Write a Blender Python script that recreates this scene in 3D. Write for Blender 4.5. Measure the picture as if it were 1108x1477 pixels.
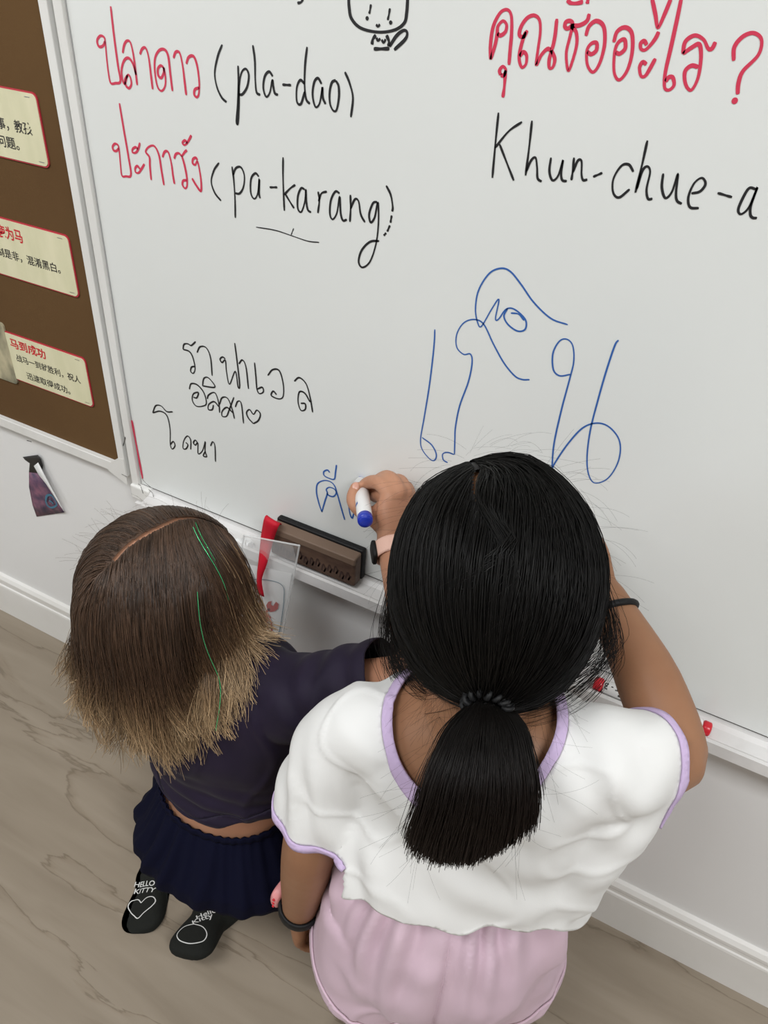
import bpy, bmesh, math, random
import numpy as np
from mathutils import Vector, Matrix
from mathutils.bvhtree import BVHTree

for o in list(bpy.data.objects):
    bpy.data.objects.remove(o)
S = bpy.context.scene
C = S.collection
random.seed(4)
RNG = np.random.default_rng(11)

# ------------------------------------------------------------------ camera
CAM_H = 1.22
FPX, CX, CY = 1095.0, 554.0, 738.5
R = np.array([[0.88292748, 0.32631939, -0.33757179],
              [0.46515362, -0.51025153, 0.72337783],
              [0.06380569, -0.79571291, -0.60230375]])      # rows: world X, Y, Z in camera (right, down, forward)
cam_d = bpy.data.cameras.new('camera')
cam = bpy.data.objects.new('camera', cam_d)
C.objects.link(cam)
cam_d.sensor_fit = 'VERTICAL'
cam_d.sensor_height = 36.0
cam_d.lens = FPX / 1477.0 * 36.0
cam_d.clip_start = 0.02
M = Matrix(((R[0, 0], -R[0, 1], -R[0, 2], 0), (R[1, 0], -R[1, 1], -R[1, 2], 0),
            (R[2, 0], -R[2, 1], -R[2, 2], CAM_H), (0, 0, 0, 1)))
cam.matrix_world = M
S.camera = cam

# ------------------------------------------------------------------ light
S.view_settings.view_transform = 'Standard'
S.view_settings.look = 'None'
S.view_settings.gamma = 1.0
S.view_settings.use_curve_mapping = False
S.view_settings.exposure = 0.0
W = bpy.data.worlds.new('world')
S.world = W
W.use_nodes = True
W.node_tree.nodes['Background'].inputs[0].default_value = (0.95, 0.97, 1.0, 1)
W.node_tree.nodes['Background'].inputs[1].default_value = 0.30


def area(name, loc, target, sx, sy, power, col):
    l = bpy.data.lights.new(name, 'AREA')
    l.shape = 'RECTANGLE'
    l.size, l.size_y, l.energy, l.color = sx, sy, power, col
    o = bpy.data.objects.new(name, l)
    C.objects.link(o)
    o.location = loc
    d = Vector(target) - Vector(loc)
    o.rotation_euler = d.to_track_quat('-Z', 'Y').to_euler()
    return o


area('ceiling_lamp', (-0.9, -0.8, 2.66), (-0.9, -0.8, 0), 1.2, 0.6, 38, (0.965, 0.985, 1.0))
area('ceiling_lamp.001', (1.3, -0.8, 2.66), (1.3, -0.8, 0), 1.2, 0.6, 56, (0.965, 0.985, 1.0))
area('window_daylight', (-3.1, -1.2, 1.7), (-0.3, 0.6, 0.7), 1.6, 1.3, 26, (0.92, 0.97, 1.0))


# ------------------------------------------------------------------ pixel helpers (wall distance -> world point)
def P(px, py, Y):
    r = R @ np.array([px - CX, py - CY, FPX])
    return r * (Y / r[1]) + np.array([0, 0, CAM_H])


def nrm(v):
    v = np.asarray(v, float)
    return v / (np.linalg.norm(v) + 1e-12)


# ------------------------------------------------------------------ materials
def mat(name, col, rough=0.5, spec=0.5, noise=None, bump=None, sub=0.0, coat=0.0, metal=0.0, alpha=1.0, trans=0.0, sheen=0.0):
    m = bpy.data.materials.new(name)
    m.use_nodes = True
    nt = m.node_tree
    b = nt.nodes['Principled BSDF']
    b.inputs['Base Color'].default_value = (*col, 1)
    b.inputs['Roughness'].default_value = rough
    b.inputs['Specular IOR Level'].default_value = spec
    b.inputs['Metallic'].default_value = metal
    b.inputs['Alpha'].default_value = alpha
    b.inputs['Transmission Weight'].default_value = trans
    b.inputs['Coat Weight'].default_value = coat
    b.inputs['Coat Roughness'].default_value = 0.12
    if sheen:
        b.inputs['Sheen Weight'].default_value = sheen
    if sub:
        b.inputs['Subsurface Weight'].default_value = sub
        b.inputs['Subsurface Radius'].default_value = (0.012, 0.005, 0.003)
        b.inputs['Subsurface Scale'].default_value = 1.0
    tc = nt.nodes.new('ShaderNodeTexCoord')
    if noise:
        sc, col2, detail = noise
        mp = nt.nodes.new('ShaderNodeMapping')
        mp.inputs['Scale'].default_value = sc if isinstance(sc, tuple) else (sc, sc, sc)
        n = nt.nodes.new('ShaderNodeTexNoise')
        n.inputs['Scale'].default_value = 1.0
        n.inputs['Detail'].default_value = detail
        cr = nt.nodes.new('ShaderNodeValToRGB')
        cr.color_ramp.elements[0].position = 0.3
        cr.color_ramp.elements[1].position = 0.7
        cr.color_ramp.elements[0].color = (*col2, 1)
        cr.color_ramp.elements[1].color = (*col, 1)
        nt.links.new(tc.outputs['Object'], mp.inputs[0])
        nt.links.new(mp.outputs[0], n.inputs[0])
        nt.links.new(n.outputs[0], cr.inputs[0])
        nt.links.new(cr.outputs[0], b.inputs['Base Color'])
    if bump:
        sc, st, dist = bump
        mp = nt.nodes.new('ShaderNodeMapping')
        mp.inputs['Scale'].default_value = sc if isinstance(sc, tuple) else (sc, sc, sc)
        n = nt.nodes.new('ShaderNodeTexNoise')
        n.inputs['Scale'].default_value = 1.0
        n.inputs['Detail'].default_value = 3
        bp = nt.nodes.new('ShaderNodeBump')
        bp.inputs['Strength'].default_value = st
        bp.inputs['Distance'].default_value = dist
        nt.links.new(tc.outputs['Object'], mp.inputs[0])
        nt.links.new(mp.outputs[0], n.inputs[0])
        nt.links.new(n.outputs[0], bp.inputs['Height'])
        nt.links.new(bp.outputs[0], b.inputs['Normal'])
    return m


def hair_mat(name, stops, rough, spec=0.5, var=0.5):
    """colour runs from root to tip along each strand, with a random shade per strand"""
    m = bpy.data.materials.new(name)
    m.use_nodes = True
    nt = m.node_tree
    b = nt.nodes['Principled BSDF']
    b.inputs['Roughness'].default_value = rough
    b.inputs['Specular IOR Level'].default_value = spec
    at = nt.nodes.new('ShaderNodeAttribute')
    at.attribute_name = 'along'
    ar = nt.nodes.new('ShaderNodeAttribute')
    ar.attribute_name = 'shade'
    cr = nt.nodes.new('ShaderNodeValToRGB')
    el = cr.color_ramp.elements
    el[0].position, el[0].color = stops[0][0], (*stops[0][1], 1)
    el[1].position, el[1].color = stops[-1][0], (*stops[-1][1], 1)
    for p, c in stops[1:-1]:
        e = el.new(p)
        e.color = (*c, 1)
    mx = nt.nodes.new('ShaderNodeMix')
    mx.data_type = 'RGBA'
    mx.blend_type = 'MULTIPLY'
    mx.inputs[0].default_value = var
    nt.links.new(at.outputs['Fac'], cr.inputs[0])
    nt.links.new(cr.outputs[0], mx.inputs[6])
    nt.links.new(ar.outputs['Color'], mx.inputs[7])
    nt.links.new(mx.outputs[2], b.inputs['Base Color'])
    return m


M_wall = mat('wall_paint', (0.80, 0.795, 0.785), 0.55, 0.3, noise=(3.0, (0.775, 0.77, 0.76), 3), bump=(120, 0.05, 0.002))
M_dim = mat('unseen_wall_dimmed', (0.60, 0.59, 0.575), 0.7)  # tone of the unseen walls, made darker to hold back bounce light
M_base = mat('baseboard_paint', (0.80, 0.785, 0.76), 0.4, 0.4, noise=(9.0, (0.74, 0.725, 0.69), 4))
M_ceil = mat('ceiling_paint', (0.85, 0.85, 0.84), 0.8)
M_board = mat('whiteboard_enamel', (0.76, 0.775, 0.755), 0.28, 0.5, noise=((2.2, 2.2, 2.2), (0.73, 0.745, 0.725), 2))
M_frame = mat('white_plastic_frame', (0.80, 0.795, 0.77), 0.4, 0.4, noise=((14, 14, 5), (0.72, 0.71, 0.68), 4))
M_seam_grey = mat('seam_grey', (0.42, 0.43, 0.43), 0.45, 0.5)
M_tray = mat('tray_plastic', (0.72, 0.71, 0.70), 0.35, 0.5, noise=((25, 25, 25), (0.62, 0.60, 0.585), 4))
M_scuff_gap = mat('dark_scuff_gap', (0.06, 0.055, 0.05), 0.8)
M_felt = mat('brown_felt', (0.130, 0.073, 0.031), 0.95, 0.1, noise=((5, 5, 5), (0.112, 0.062, 0.027), 4), bump=(600, 0.15, 0.001))
M_card = mat('cream_card', (0.76, 0.72, 0.50), 0.35, 0.5, noise=((40, 40, 9), (0.66, 0.64, 0.42), 3))
M_cardred = mat('card_red_border', (0.50, 0.03, 0.05), 0.4)
M_black = mat('black_print', (0.018, 0.017, 0.016), 0.5)
M_redtext = mat('red_print', (0.60, 0.02, 0.03), 0.5)
M_inkred = mat('red_marker_ink', (0.62, 0.035, 0.085), 0.5)
M_inkblack = mat('black_marker_ink', (0.012, 0.012, 0.014), 0.45)
M_inkblue = mat('blue_marker_ink', (0.03, 0.12, 0.40), 0.45)
M_skinK = mat('fair_skin', (0.48, 0.245, 0.150), 0.5, 0.3, noise=((22, 22, 22), (0.43, 0.205, 0.122), 3), sub=0.12)
M_skinG = mat('tan_skin', (0.315, 0.158, 0.085), 0.5, 0.3, noise=((18, 18, 18), (0.275, 0.132, 0.070), 3), sub=0.1)
M_nail = mat('fingernail', (0.58, 0.31, 0.23), 0.3)
M_tee = mat('white_cotton', (0.72, 0.715, 0.70), 0.85, 0.2, bump=(900, 0.12, 0.0006), sheen=0.1)
M_lilac = mat('lilac_rib', (0.54, 0.42, 0.62), 0.85, 0.2, bump=((700, 700, 700), 0.2, 0.001))
M_pink = mat('pink_cotton', (0.60, 0.445, 0.51), 0.85, 0.2, noise=((4, 4, 4), (0.585, 0.43, 0.52), 2), bump=(900, 0.12, 0.0006), sheen=0.1)
M_navy = mat('dark_purple_jersey', (0.013, 0.0075, 0.023), 0.7, 0.25, noise=((30, 30, 30), (0.009, 0.005, 0.017), 3), sheen=0.03)
M_skirt = mat('navy_skirt_cloth', (0.0035, 0.004, 0.015), 0.9, 0.1)
M_sock = mat('black_sock', (0.012, 0.013, 0.011), 0.9, 0.2, bump=(700, 0.3, 0.001))
M_white = mat('white_print', (0.62, 0.62, 0.60), 0.7)
M_hairK = hair_mat('brown_hair_blond_tips', [(0.0, (0.078, 0.045, 0.028)), (0.42, (0.080, 0.042, 0.024)), (0.66, (0.17, 0.098, 0.052)), (0.86, (0.40, 0.26, 0.14)), (1.0, (0.58, 0.41, 0.24))], 0.42, 0.40, 0.85)
M_hairG = hair_mat('black_hair', [(0.0, (0.0045, 0.0042, 0.0036)), (0.7, (0.006, 0.0048, 0.0042)), (1.0, (0.014, 0.009, 0.007))], 0.42, 0.20, 0.6)
M_capK = mat('brown_scalp_hair', (0.07, 0.040, 0.025), 0.6, 0.3)
M_capG = mat('black_scalp_hair', (0.007, 0.006, 0.006), 0.6, 0.3)
M_tinsel = mat('green_tinsel', (0.10, 0.75, 0.30), 0.2, 0.8, metal=0.6)
M_rubber = mat('black_rubber', (0.006, 0.006, 0.0065), 0.6, 0.3)
M_bluecap = mat('blue_plastic', (0.012, 0.035, 0.42), 0.3, 0.5)
M_redcap = mat('red_plastic', (0.60, 0.012, 0.025), 0.3, 0.5)
M_whitepl = mat('white_plastic', (0.78, 0.77, 0.76), 0.35, 0.5)
M_peach = mat('peach_silicone', (0.80, 0.50, 0.40), 0.55, 0.4, bump=((350, 350, 350), 0.3, 0.001))
M_pinkpl = mat('pink_silicone', (0.75, 0.30, 0.30), 0.45)
M_steel = mat('grey_metal', (0.5, 0.5, 0.5), 0.3, metal=1.0)
M_wood = mat('eraser_wood', (0.125, 0.072, 0.047), 0.55, 0.4, noise=((30, 90, 90), (0.062, 0.034, 0.024), 5))
M_woodtop = mat('eraser_edge', (0.17, 0.112, 0.078), 0.55, 0.4)
M_engrave = mat('eraser_print', (0.045, 0.022, 0.016), 0.7)
M_ribbon = mat('red_ribbon', (0.55, 0.008, 0.025), 0.6, 0.3, bump=((30, 30, 900), 0.3, 0.001))
M_clear = mat('clear_plastic', (0.93, 0.94, 0.94), 0.12, 0.5, alpha=0.16)
M_clearedge = mat('clear_plastic_edge', (0.85, 0.86, 0.85), 0.3, 0.5, alpha=0.42)
M_paper = mat('white_paper', (0.78, 0.78, 0.77), 0.7)
M_crab = mat('crab_red', (0.45, 0.03, 0.02), 0.6)
M_cardline = mat('grey_blue_line', (0.20, 0.27, 0.32), 0.6)
M_eyewhite = mat('eye_white', (0.8, 0.8, 0.78), 0.2)
M_iris = mat('dark_iris', (0.03, 0.018, 0.01), 0.15)
M_lip = mat('lip_skin', (0.50, 0.18, 0.15), 0.45)

# floor: pale stone-look vinyl with long faint streaks along the wall
M_floor = mat('floor_vinyl', (0.42, 0.35, 0.27), 0.38, 0.4)
nt = M_floor.node_tree
b = nt.nodes['Principled BSDF']
tc = nt.nodes.new('ShaderNodeTexCoord')


def ramp(nt, src, stops):
    cr = nt.nodes.new('ShaderNodeValToRGB')
    e = cr.color_ramp.elements
    e[0].position, e[0].color = stops[0][0], (*stops[0][1], 1)
    e[1].position, e[1].color = stops[-1][0], (*stops[-1][1], 1)
    for p, c in stops[1:-1]:
        q = e.new(p)
        q.color = (*c, 1)
    nt.links.new(src, cr.inputs[0])
    return cr.outputs[0]


def noise_out(nt, scale, detail, dist=0.0, rot=0.0):
    mp = nt.nodes.new('ShaderNodeMapping')
    mp.inputs['Scale'].default_value = scale
    mp.inputs['Rotation'].default_value = (0, 0, rot)
    n = nt.nodes.new('ShaderNodeTexNoise')
    n.inputs['Scale'].default_value = 1
    n.inputs['Detail'].default_value = detail
    n.inputs['Distortion'].default_value = dist
    nt.links.new(tc.outputs['Object'], mp.inputs[0])
    nt.links.new(mp.outputs[0], n.inputs[0])
    return n.outputs[0]


c1 = ramp(nt, noise_out(nt, (3.2, 26, 1), 5, 0.6, 0.05), [(0.3, (0.235, 0.192, 0.143)), (0.55, (0.275, 0.228, 0.173)), (0.75, (0.305, 0.255, 0.197))])
c2 = ramp(nt, noise_out(nt, (1.6, 9, 1), 9, 0.5, 0.09), [(0.475, (1, 1, 1)), (0.492, (0.85, 0.82, 0.78)), (0.50, (0.45, 0.41, 0.36)), (0.508, (1, 1, 1))])
mx = nt.nodes.new('ShaderNodeMix')
mx.data_type = 'RGBA'
mx.blend_type = 'MULTIPLY'
mx.inputs[0].default_value = 0.6
nt.links.new(c1, mx.inputs[6])
nt.links.new(c2, mx.inputs[7])
nt.links.new(mx.outputs[2], b.inputs['Base Color'])


# ------------------------------------------------------------------ mesh helpers
def link_mesh(name, V, F, m, parent=None, smooth=True, attrs=None):
    me = bpy.data.meshes.new(name)
    V = np.asarray(V, np.float32)
    if isinstance(F, np.ndarray):
        n, k = F.shape
        me.vertices.add(len(V))
        me.vertices.foreach_set('co', V.ravel())
        me.loops.add(n * k)
        me.loops.foreach_set('vertex_index', F.astype(np.int32).ravel())
        me.polygons.add(n)
        me.polygons.foreach_set('loop_start', np.arange(0, n * k, k, dtype=np.int32))
        me.update(calc_edges=True)
        me.validate()
    else:
        me.from_pydata([tuple(v) for v in V], [], [tuple(f) for f in F])
        me.update()
    me.polygons.foreach_set('use_smooth', np.full(len(me.polygons), smooth))
    if attrs:
        for k, a in attrs.items():
            at = me.attributes.new(k, 'FLOAT', 'POINT')
            at.data.foreach_set('value', np.asarray(a, np.float32))
    me.materials.append(m)
    o = bpy.data.objects.new(name, me)
    C.objects.link(o)
    if parent is not None:
        o.parent = parent
        o.matrix_parent_inverse = Matrix.Translation(parent.location).inverted()
    return o


def thing(name, label, cat, loc=(0, 0, 0), group=None):
    o = bpy.data.objects.new(name, None)
    o.empty_display_size = 0.05
    C.objects.link(o)
    o.location = [float(x) for x in loc]
    o['label'], o['category'] = label, cat
    if group:
        o['group'] = group
    return o


def tag(o, label, cat, group=None):
    o['label'], o['category'] = label, cat
    if group:
        o['group'] = group
    return o


def struct(o):
    o['kind'] = 'structure'
    return o


class MB:
    """collects simple shapes into one mesh"""

    def __init__(s):
        s.v, s.f = [], []

    def add(s, V, F):
        k = len(s.v)
        s.v += [tuple(map(float, v)) for v in V]
        s.f += [tuple(int(i) + k for i in f) for f in F]
        return s

    def box(s, lo, hi, bev=0.0):
        bm = bmesh.new()
        bmesh.ops.create_cube(bm, size=1)
        for v in bm.verts:
            v.co = Vector([(lo[i] + hi[i]) / 2 + v.co[i] * (hi[i] - lo[i]) for i in range(3)])
        if bev:
            bmesh.ops.bevel(bm, geom=list(bm.edges), offset=bev, segments=3, profile=0.5, affect='EDGES')
        bm.verts.index_update()
        s.add([v.co for v in bm.verts], [[v.index for v in f.verts] for f in bm.faces])
        bm.free()
        return s

    def build(s, name, m, parent=None, smooth=False):
        return link_mesh(name, np.array(s.v), s.f, m, parent, smooth)


def catmull(pts, n):
    pts = np.asarray(pts, float)
    if len(pts) < 3:
        t = np.linspace(0, 1, n)[:, None]
        return pts[0] * (1 - t) + pts[-1] * t
    p = np.vstack([2 * pts[0] - pts[1], pts, 2 * pts[-1] - pts[-2]])
    seg = len(pts) - 1
    out = []
    for t in np.linspace(0, seg, n):
        i = min(int(t), seg - 1)
        u = t - i
        a, b_, c, d = p[i], p[i + 1], p[i + 2], p[i + 3]
        out.append(0.5 * (2 * b_ + (c - a) * u + (2 * a - 5 * b_ + 4 * c - d) * u * u + (3 * b_ - a - 3 * c + d) * u ** 3))
    return np.array(out)


def frames(pts, up=None):
    T = np.gradient(pts, axis=0)
    T /= np.linalg.norm(T, axis=1)[:, None] + 1e-12
    a = np.asarray(up if up is not None else ([0, 0, 1] if abs(T[0][2]) < 0.9 else [1, 0, 0]), float)
    A, B = [], []
    for t in T:
        a = a - t * np.dot(a, t)
        a = nrm(a)
        A.append(a)
        B.append(np.cross(t, a))
    return T, np.array(A), np.array(B)


def tube(pts, rad, seg=14, up=None, flat=1.0, n=None, caps=True):
    """round tube with rounded ends; flat scales the half-thickness along the up axis"""
    pts = np.asarray(pts, float)
    rad = np.asarray(rad, float) * (np.ones(len(pts)) if np.ndim(rad) == 0 else 1)
    if n:
        tt = np.linspace(0, len(pts) - 1, n)
        rad = np.interp(tt, range(len(pts)), rad)
        pts = catmull(pts, n)
    if caps:
        t0, t1 = nrm(pts[0] - pts[1]), nrm(pts[-1] - pts[-2])
        cs = [0.5, 0.86, 0.985]
        pre = [pts[0] + t0 * rad[0] * c for c in cs[::-1]]
        post = [pts[-1] + t1 * rad[-1] * c for c in cs]
        fr = [math.sqrt(1 - c * c) for c in cs]
        pts = np.vstack([pre, pts, post])
        rad = np.concatenate([[rad[0] * q for q in fr[::-1]], rad, [rad[-1] * q for q in fr]])
    T, A, B = frames(pts, up)
    th = np.linspace(0, 2 * np.pi, seg, endpoint=False)
    V = (pts[:, None, :] + rad[:, None, None] * (np.cos(th)[None, :, None] * A[:, None, :] * flat + np.sin(th)[None, :, None] * B[:, None, :])).reshape(-1, 3)
    return grid_faces(V, len(pts), seg)


def grid_faces(V, n, seg, caps=True):
    F = []
    for i in range(n - 1):
        for j in range(seg):
            k = (j + 1) % seg
            F.append((i * seg + j, i * seg + k, (i + 1) * seg + k, (i + 1) * seg + j))
    if caps:
        F.append(tuple(range(seg))[::-1])
        F.append(tuple((n - 1) * seg + j for j in range(seg)))
    return V, F


def loft(rings, seg=36, e=2.2, n=None):
    """rings: (centre, half-width vector, half-depth vector)"""
    c = np.array([r[0] for r in rings], float)
    a = np.array([r[1] for r in rings], float)
    b_ = np.array([r[2] for r in rings], float)
    if n:
        c, a, b_ = catmull(c, n), catmull(a, n), catmull(b_, n)
    th = np.linspace(0, 2 * np.pi, seg, endpoint=False)
    cs, sn = np.cos(th), np.sin(th)
    cs = np.sign(cs) * np.abs(cs) ** (2 / e)
    sn = np.sign(sn) * np.abs(sn) ** (2 / e)
    V = (c[:, None, :] + cs[None, :, None] * a[:, None, :] + sn[None, :, None] * b_[:, None, :]).reshape(-1, 3)
    return grid_faces(V, len(c), seg)


def ell(c, ax, seg=24, rings=14):
    """ax: three half-axis vectors (rows)"""
    V, n = [], rings
    ax = np.asarray(ax, float)
    for i in range(n):
        ph = math.pi * (i + 0.5) / n - math.pi / 2
        for j in range(seg):
            t = 2 * math.pi * j / seg
            q = np.array([math.cos(ph) * math.cos(t), math.cos(ph) * math.sin(t), math.sin(ph)])
            V.append(np.asarray(c) + q @ ax)
    return grid_faces(np.array(V), n, seg)


def fused(shapes, voxel, it=6, lam=0.5):
    """one continuous closed surface around all the shapes"""
    mb = MB()
    for V, F in shapes:
        mb.add(V, F)
    me = bpy.data.meshes.new('fuse')
    me.from_pydata(mb.v, [], mb.f)
    bm = bmesh.new()
    bm.from_mesh(me)
    bmesh.ops.recalc_face_normals(bm, faces=bm.faces)
    bm.to_mesh(me)
    bm.free()
    o = bpy.data.objects.new('fuse', me)
    C.objects.link(o)
    md = o.modifiers.new('r', 'REMESH')
    md.mode = 'VOXEL'
    md.voxel_size = voxel
    dg = bpy.context.evaluated_depsgraph_get()
    m2 = o.evaluated_get(dg).to_mesh()
    n = len(m2.vertices)
    V = np.empty(n * 3, np.float64)
    m2.vertices.foreach_get('co', V)
    V = V.reshape(-1, 3)
    m2.calc_loop_triangles()
    F = np.empty(len(m2.loop_triangles) * 3, np.int32)
    m2.loop_triangles.foreach_get('vertices', F)
    F = F.reshape(-1, 3)
    o.evaluated_get(dg).to_mesh_clear()
    bpy.data.objects.remove(o)
    bpy.data.meshes.remove(me)
    V = smooth(V, F, it, lam)
    return V, F


def smooth(V, F, it, lam=0.5):
    E = np.vstack([F[:, [0, 1]], F[:, [1, 2]], F[:, [2, 0]]])
    E = np.vstack([E, E[:, ::-1]])
    cnt = np.bincount(E[:, 0], minlength=len(V)).astype(float)
    cnt[cnt == 0] = 1
    V = V.copy()
    for k in range(it):
        for l in ((lam, -lam * 1.02) if k % 2 else (lam,)):
            acc = np.stack([np.bincount(E[:, 0], weights=V[E[:, 1], i], minlength=len(V)) for i in range(3)], 1)
            V += l * (acc / cnt[:, None] - V)
    return V


def vnormals(V, F):
    n = np.cross(V[F[:, 1]] - V[F[:, 0]], V[F[:, 2]] - V[F[:, 0]])
    N = np.stack([np.bincount(F.ravel(), weights=np.repeat(n[:, i], 3), minlength=len(V)) for i in range(3)], 1)
    return N / (np.linalg.norm(N, axis=1)[:, None] + 1e-15)


def clip(V, F, f):
    """cut a triangle mesh where f crosses zero: returns V, faces with f<0, faces with f>0"""
    V, f = V.copy(), np.array(f, float)
    E = np.vstack([F[:, [0, 1]], F[:, [1, 2]], F[:, [2, 0]]])
    cr = E[(f[E[:, 0]] > 0) != (f[E[:, 1]] > 0)]
    V0, f0 = V.copy(), f.copy()
    done = np.zeros(len(V), bool)
    for i, j in cr:                       # pull near vertices onto the cut so no slivers remain
        t = f0[i] / (f0[i] - f0[j] + 1e-15)
        k = i if t < 0.3 else (j if t > 0.7 else -1)
        if k >= 0 and not done[k]:
            V[k] = V0[i] * (1 - t) + V0[j] * t
            f[k] = 0.0
            done[k] = True
    sg = np.sign(f).astype(int)
    T = sg[F]
    pos, neg = (T > 0).any(1), (T < 0).any(1)
    keep_in, keep_out = [tuple(x) for x in F[~pos]], [tuple(x) for x in F[pos & ~neg]]
    newv, ed, base = [], {}, len(V)

    def cut(i, j):
        key = (min(i, j), max(i, j))
        if key not in ed:
            t = f[i] / (f[i] - f[j])
            newv.append(V[i] * (1 - t) + V[j] * t)
            ed[key] = base + len(newv) - 1
        return ed[key]
    for tri in F[pos & neg]:
        q = [sg[i] for i in tri]
        if 0 in q:
            z = q.index(0)
            o_, a, b_ = tri[z], tri[(z + 1) % 3], tri[(z + 2) % 3]
            p = cut(a, b_)
            (keep_out if sg[a] > 0 else keep_in).append((o_, a, p))
            (keep_out if sg[b_] > 0 else keep_in).append((o_, p, b_))
            continue
        lone = q.index(1) if q.count(1) == 1 else q.index(-1)
        a, b_, c = tri[lone], tri[(lone + 1) % 3], tri[(lone + 2) % 3]
        p, r = cut(a, b_), cut(a, c)
        one, two = [(a, p, r)], [(p, b_, c), (p, c, r)]
        if q.count(1) == 1:
            keep_out += one
            keep_in += two
        else:
            keep_in += one
            keep_out += two
    V2 = np.vstack([V, np.array(newv)]) if newv else V
    g = lambda L: np.array(L, np.int32).reshape(-1, 3)
    return V2, g(keep_in), g(keep_out)


def compact(V, F):
    u, inv = np.unique(F.ravel(), return_inverse=True)
    return V[u], inv.reshape(-1, 3).astype(np.int32)


def cloth_obj(name, V, F, m, parent, thick=0.0016, off=1.0):
    V, F = compact(V, F)
    o = link_mesh(name, V, F, m, parent)
    md = o.modifiers.new('thickness', 'SOLIDIFY')
    md.thickness = thick
    md.offset = off
    return o


def wave(V, d, freq, phase=0.0, warp=0.0, wf=8.0):
    """soft folds: ridges running across direction d"""
    d = nrm(d)
    s = V @ d
    w = np.sin(V[:, 0] * wf * 1.3 + 1.7) + np.sin(V[:, 1] * wf * 0.9 + 0.4) + np.sin(V[:, 2] * wf * 1.1 + 2.2)
    return np.sin(2 * np.pi * (s * freq + warp * w) + phase)


def soft_noise(V, f, seed=0):
    r = np.random.default_rng(seed)
    out = np.zeros(len(V))
    for k in range(9):
        d = nrm(r.normal(size=3))
        out += np.sin((V @ d) * f * r.uniform(0.6, 1.7) * 2 * np.pi + r.uniform(0, 6.28) + 1.2 * np.sin((V @ nrm(r.normal(size=3))) * f * 4 + r.uniform(0, 6)))
    return out / 4.5


def crease(V, f, seed, w=0.14):
    """thin soft cloth creases wandering over the surface"""
    return np.exp(-(soft_noise(V, f, seed) / w) ** 2)


def bumpfall(V, c, r):
    d = np.linalg.norm(V - np.asarray(c), axis=1) / r
    return np.exp(-d * d * 2)


# ------------------------------------------------------------------ room
YF = 0.700        # front of board and skirting
YW = 0.712        # wall plane
struct(MB().box((-3.2, -3.6, -0.1), (3.2, YW, 0)).build('floor', M_floor))
struct(MB().box((-3.2, YW, -0.1), (3.2, YW + 0.12, 2.8)).build('wall_back', M_wall))
struct(MB().box((-3.2, -3.6, 2.7), (3.2, YW, 2.8)).build('ceiling', M_ceil))
struct(MB().box((-3.3, -3.6, -0.1), (-3.2, YW, 2.8)).build('wall_left', M_wall))
struct(MB().box((3.2, -3.6, -0.1), (3.3, YW, 2.8)).build('wall_right', M_dim))
struct(MB().box((-3.3, -3.7, -0.1), (3.3, -3.6, 2.8)).build('wall_front', M_dim))
prof = [(YW, 0), (YF, 0), (YF, 0.082), (YF + 0.0008, 0.086), (YF + 0.0028, 0.088), (YF + 0.0028, 0.094), (YF + 0.002, 0.097), (YF + 0.002, 0.103), (YF + 0.006, 0.110), (YW, 0.112)]
V, F = [], []
for x in (-3.2, 3.2):
    V += [(x, y, z) for y, z in prof]
n = len(prof)
F = [(i, (i + 1) % n, n + (i + 1) % n, n + i) for i in range(n)] + [tuple(range(n))[::-1], tuple(range(n, 2 * n))]
struct(link_mesh('baseboard_back', np.array(V), F, M_base, smooth=False))


# ------------------------------------------------------------------ flat drawing on the wall plane
def ribbon_on(strokes, width, Y, n_per=7, closed=False):
    """marker lines as flat ribbons on the plane y=Y; strokes are lists of (x,z)"""
    mb = MB()
    for s in strokes:
        s = np.asarray(s, float)
        if len(s) == 1:
            th = np.linspace(0, 2 * np.pi, 12, endpoint=False)
            mb.add([(s[0][0] + math.cos(t) * width * 0.8, Y, s[0][1] + math.sin(t) * width * 0.8) for t in th], [tuple(range(12))])
            continue
        p = catmull(s, (len(s) - 1) * n_per + 1)
        t = np.gradient(p, axis=0)
        t /= np.linalg.norm(t, axis=1)[:, None] + 1e-12
        nn = np.stack([-t[:, 1], t[:, 0]], 1)
        w = np.full(len(p), width / 2)
        w *= 0.92 + 0.14 * np.sin(np.linspace(0, 9, len(p)))
        w[0] *= 0.7
        w[-1] *= 0.7
        L, Rr = p + nn * w[:, None], p - nn * w[:, None]
        V = [(a[0], Y, a[1]) for a in L] + [(a[0], Y, a[1]) for a in Rr]
        k = len(p)
        mb.add(V, [(i, i + 1, k + i + 1, k + i) for i in range(k - 1)])
    return mb


def px_strokes(strokes, ox, oy, sc, Y):
    out = []
    for s in strokes:
        q = []
        for x, y in s:
            p = P(ox + x / sc, oy + y / sc, Y)
            q.append((p[0], p[2]))
        out.append(q)
    return out


# ------------------------------------------------------------------ whiteboard
WBX0, WBX1, WBZ0, WBZ1 = -0.744, 1.9, 0.521, 1.66
wb = thing('whiteboard', 'large glossy whiteboard on the wall covered in red, black and blue handwriting', 'whiteboard', (0.58, YF, WBZ0))
MB().box((WBX0, YF, WBZ0), (WBX1, YW - 0.0005, WBZ1)).build('writing_panel', M_board, wb)
fr = MB().box((-0.7588, YF - 0.006, WBZ0 - 0.004), (-0.7455, YW - 0.0004, WBZ1 + 0.014), 0.0012)
fr.build('frame_strip', M_frame, wb)
MB().box((WBX0, YF - 0.006, WBZ1), (WBX1, YW - 0.0004, WBZ1 + 0.014), 0.0012).build('frame_strip', M_frame, wb)
MB().box((WBX1, YF - 0.006, WBZ0), (WBX1 + 0.014, YW - 0.0004, WBZ1 + 0.014), 0.0012).build('frame_strip', M_frame, wb)
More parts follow.
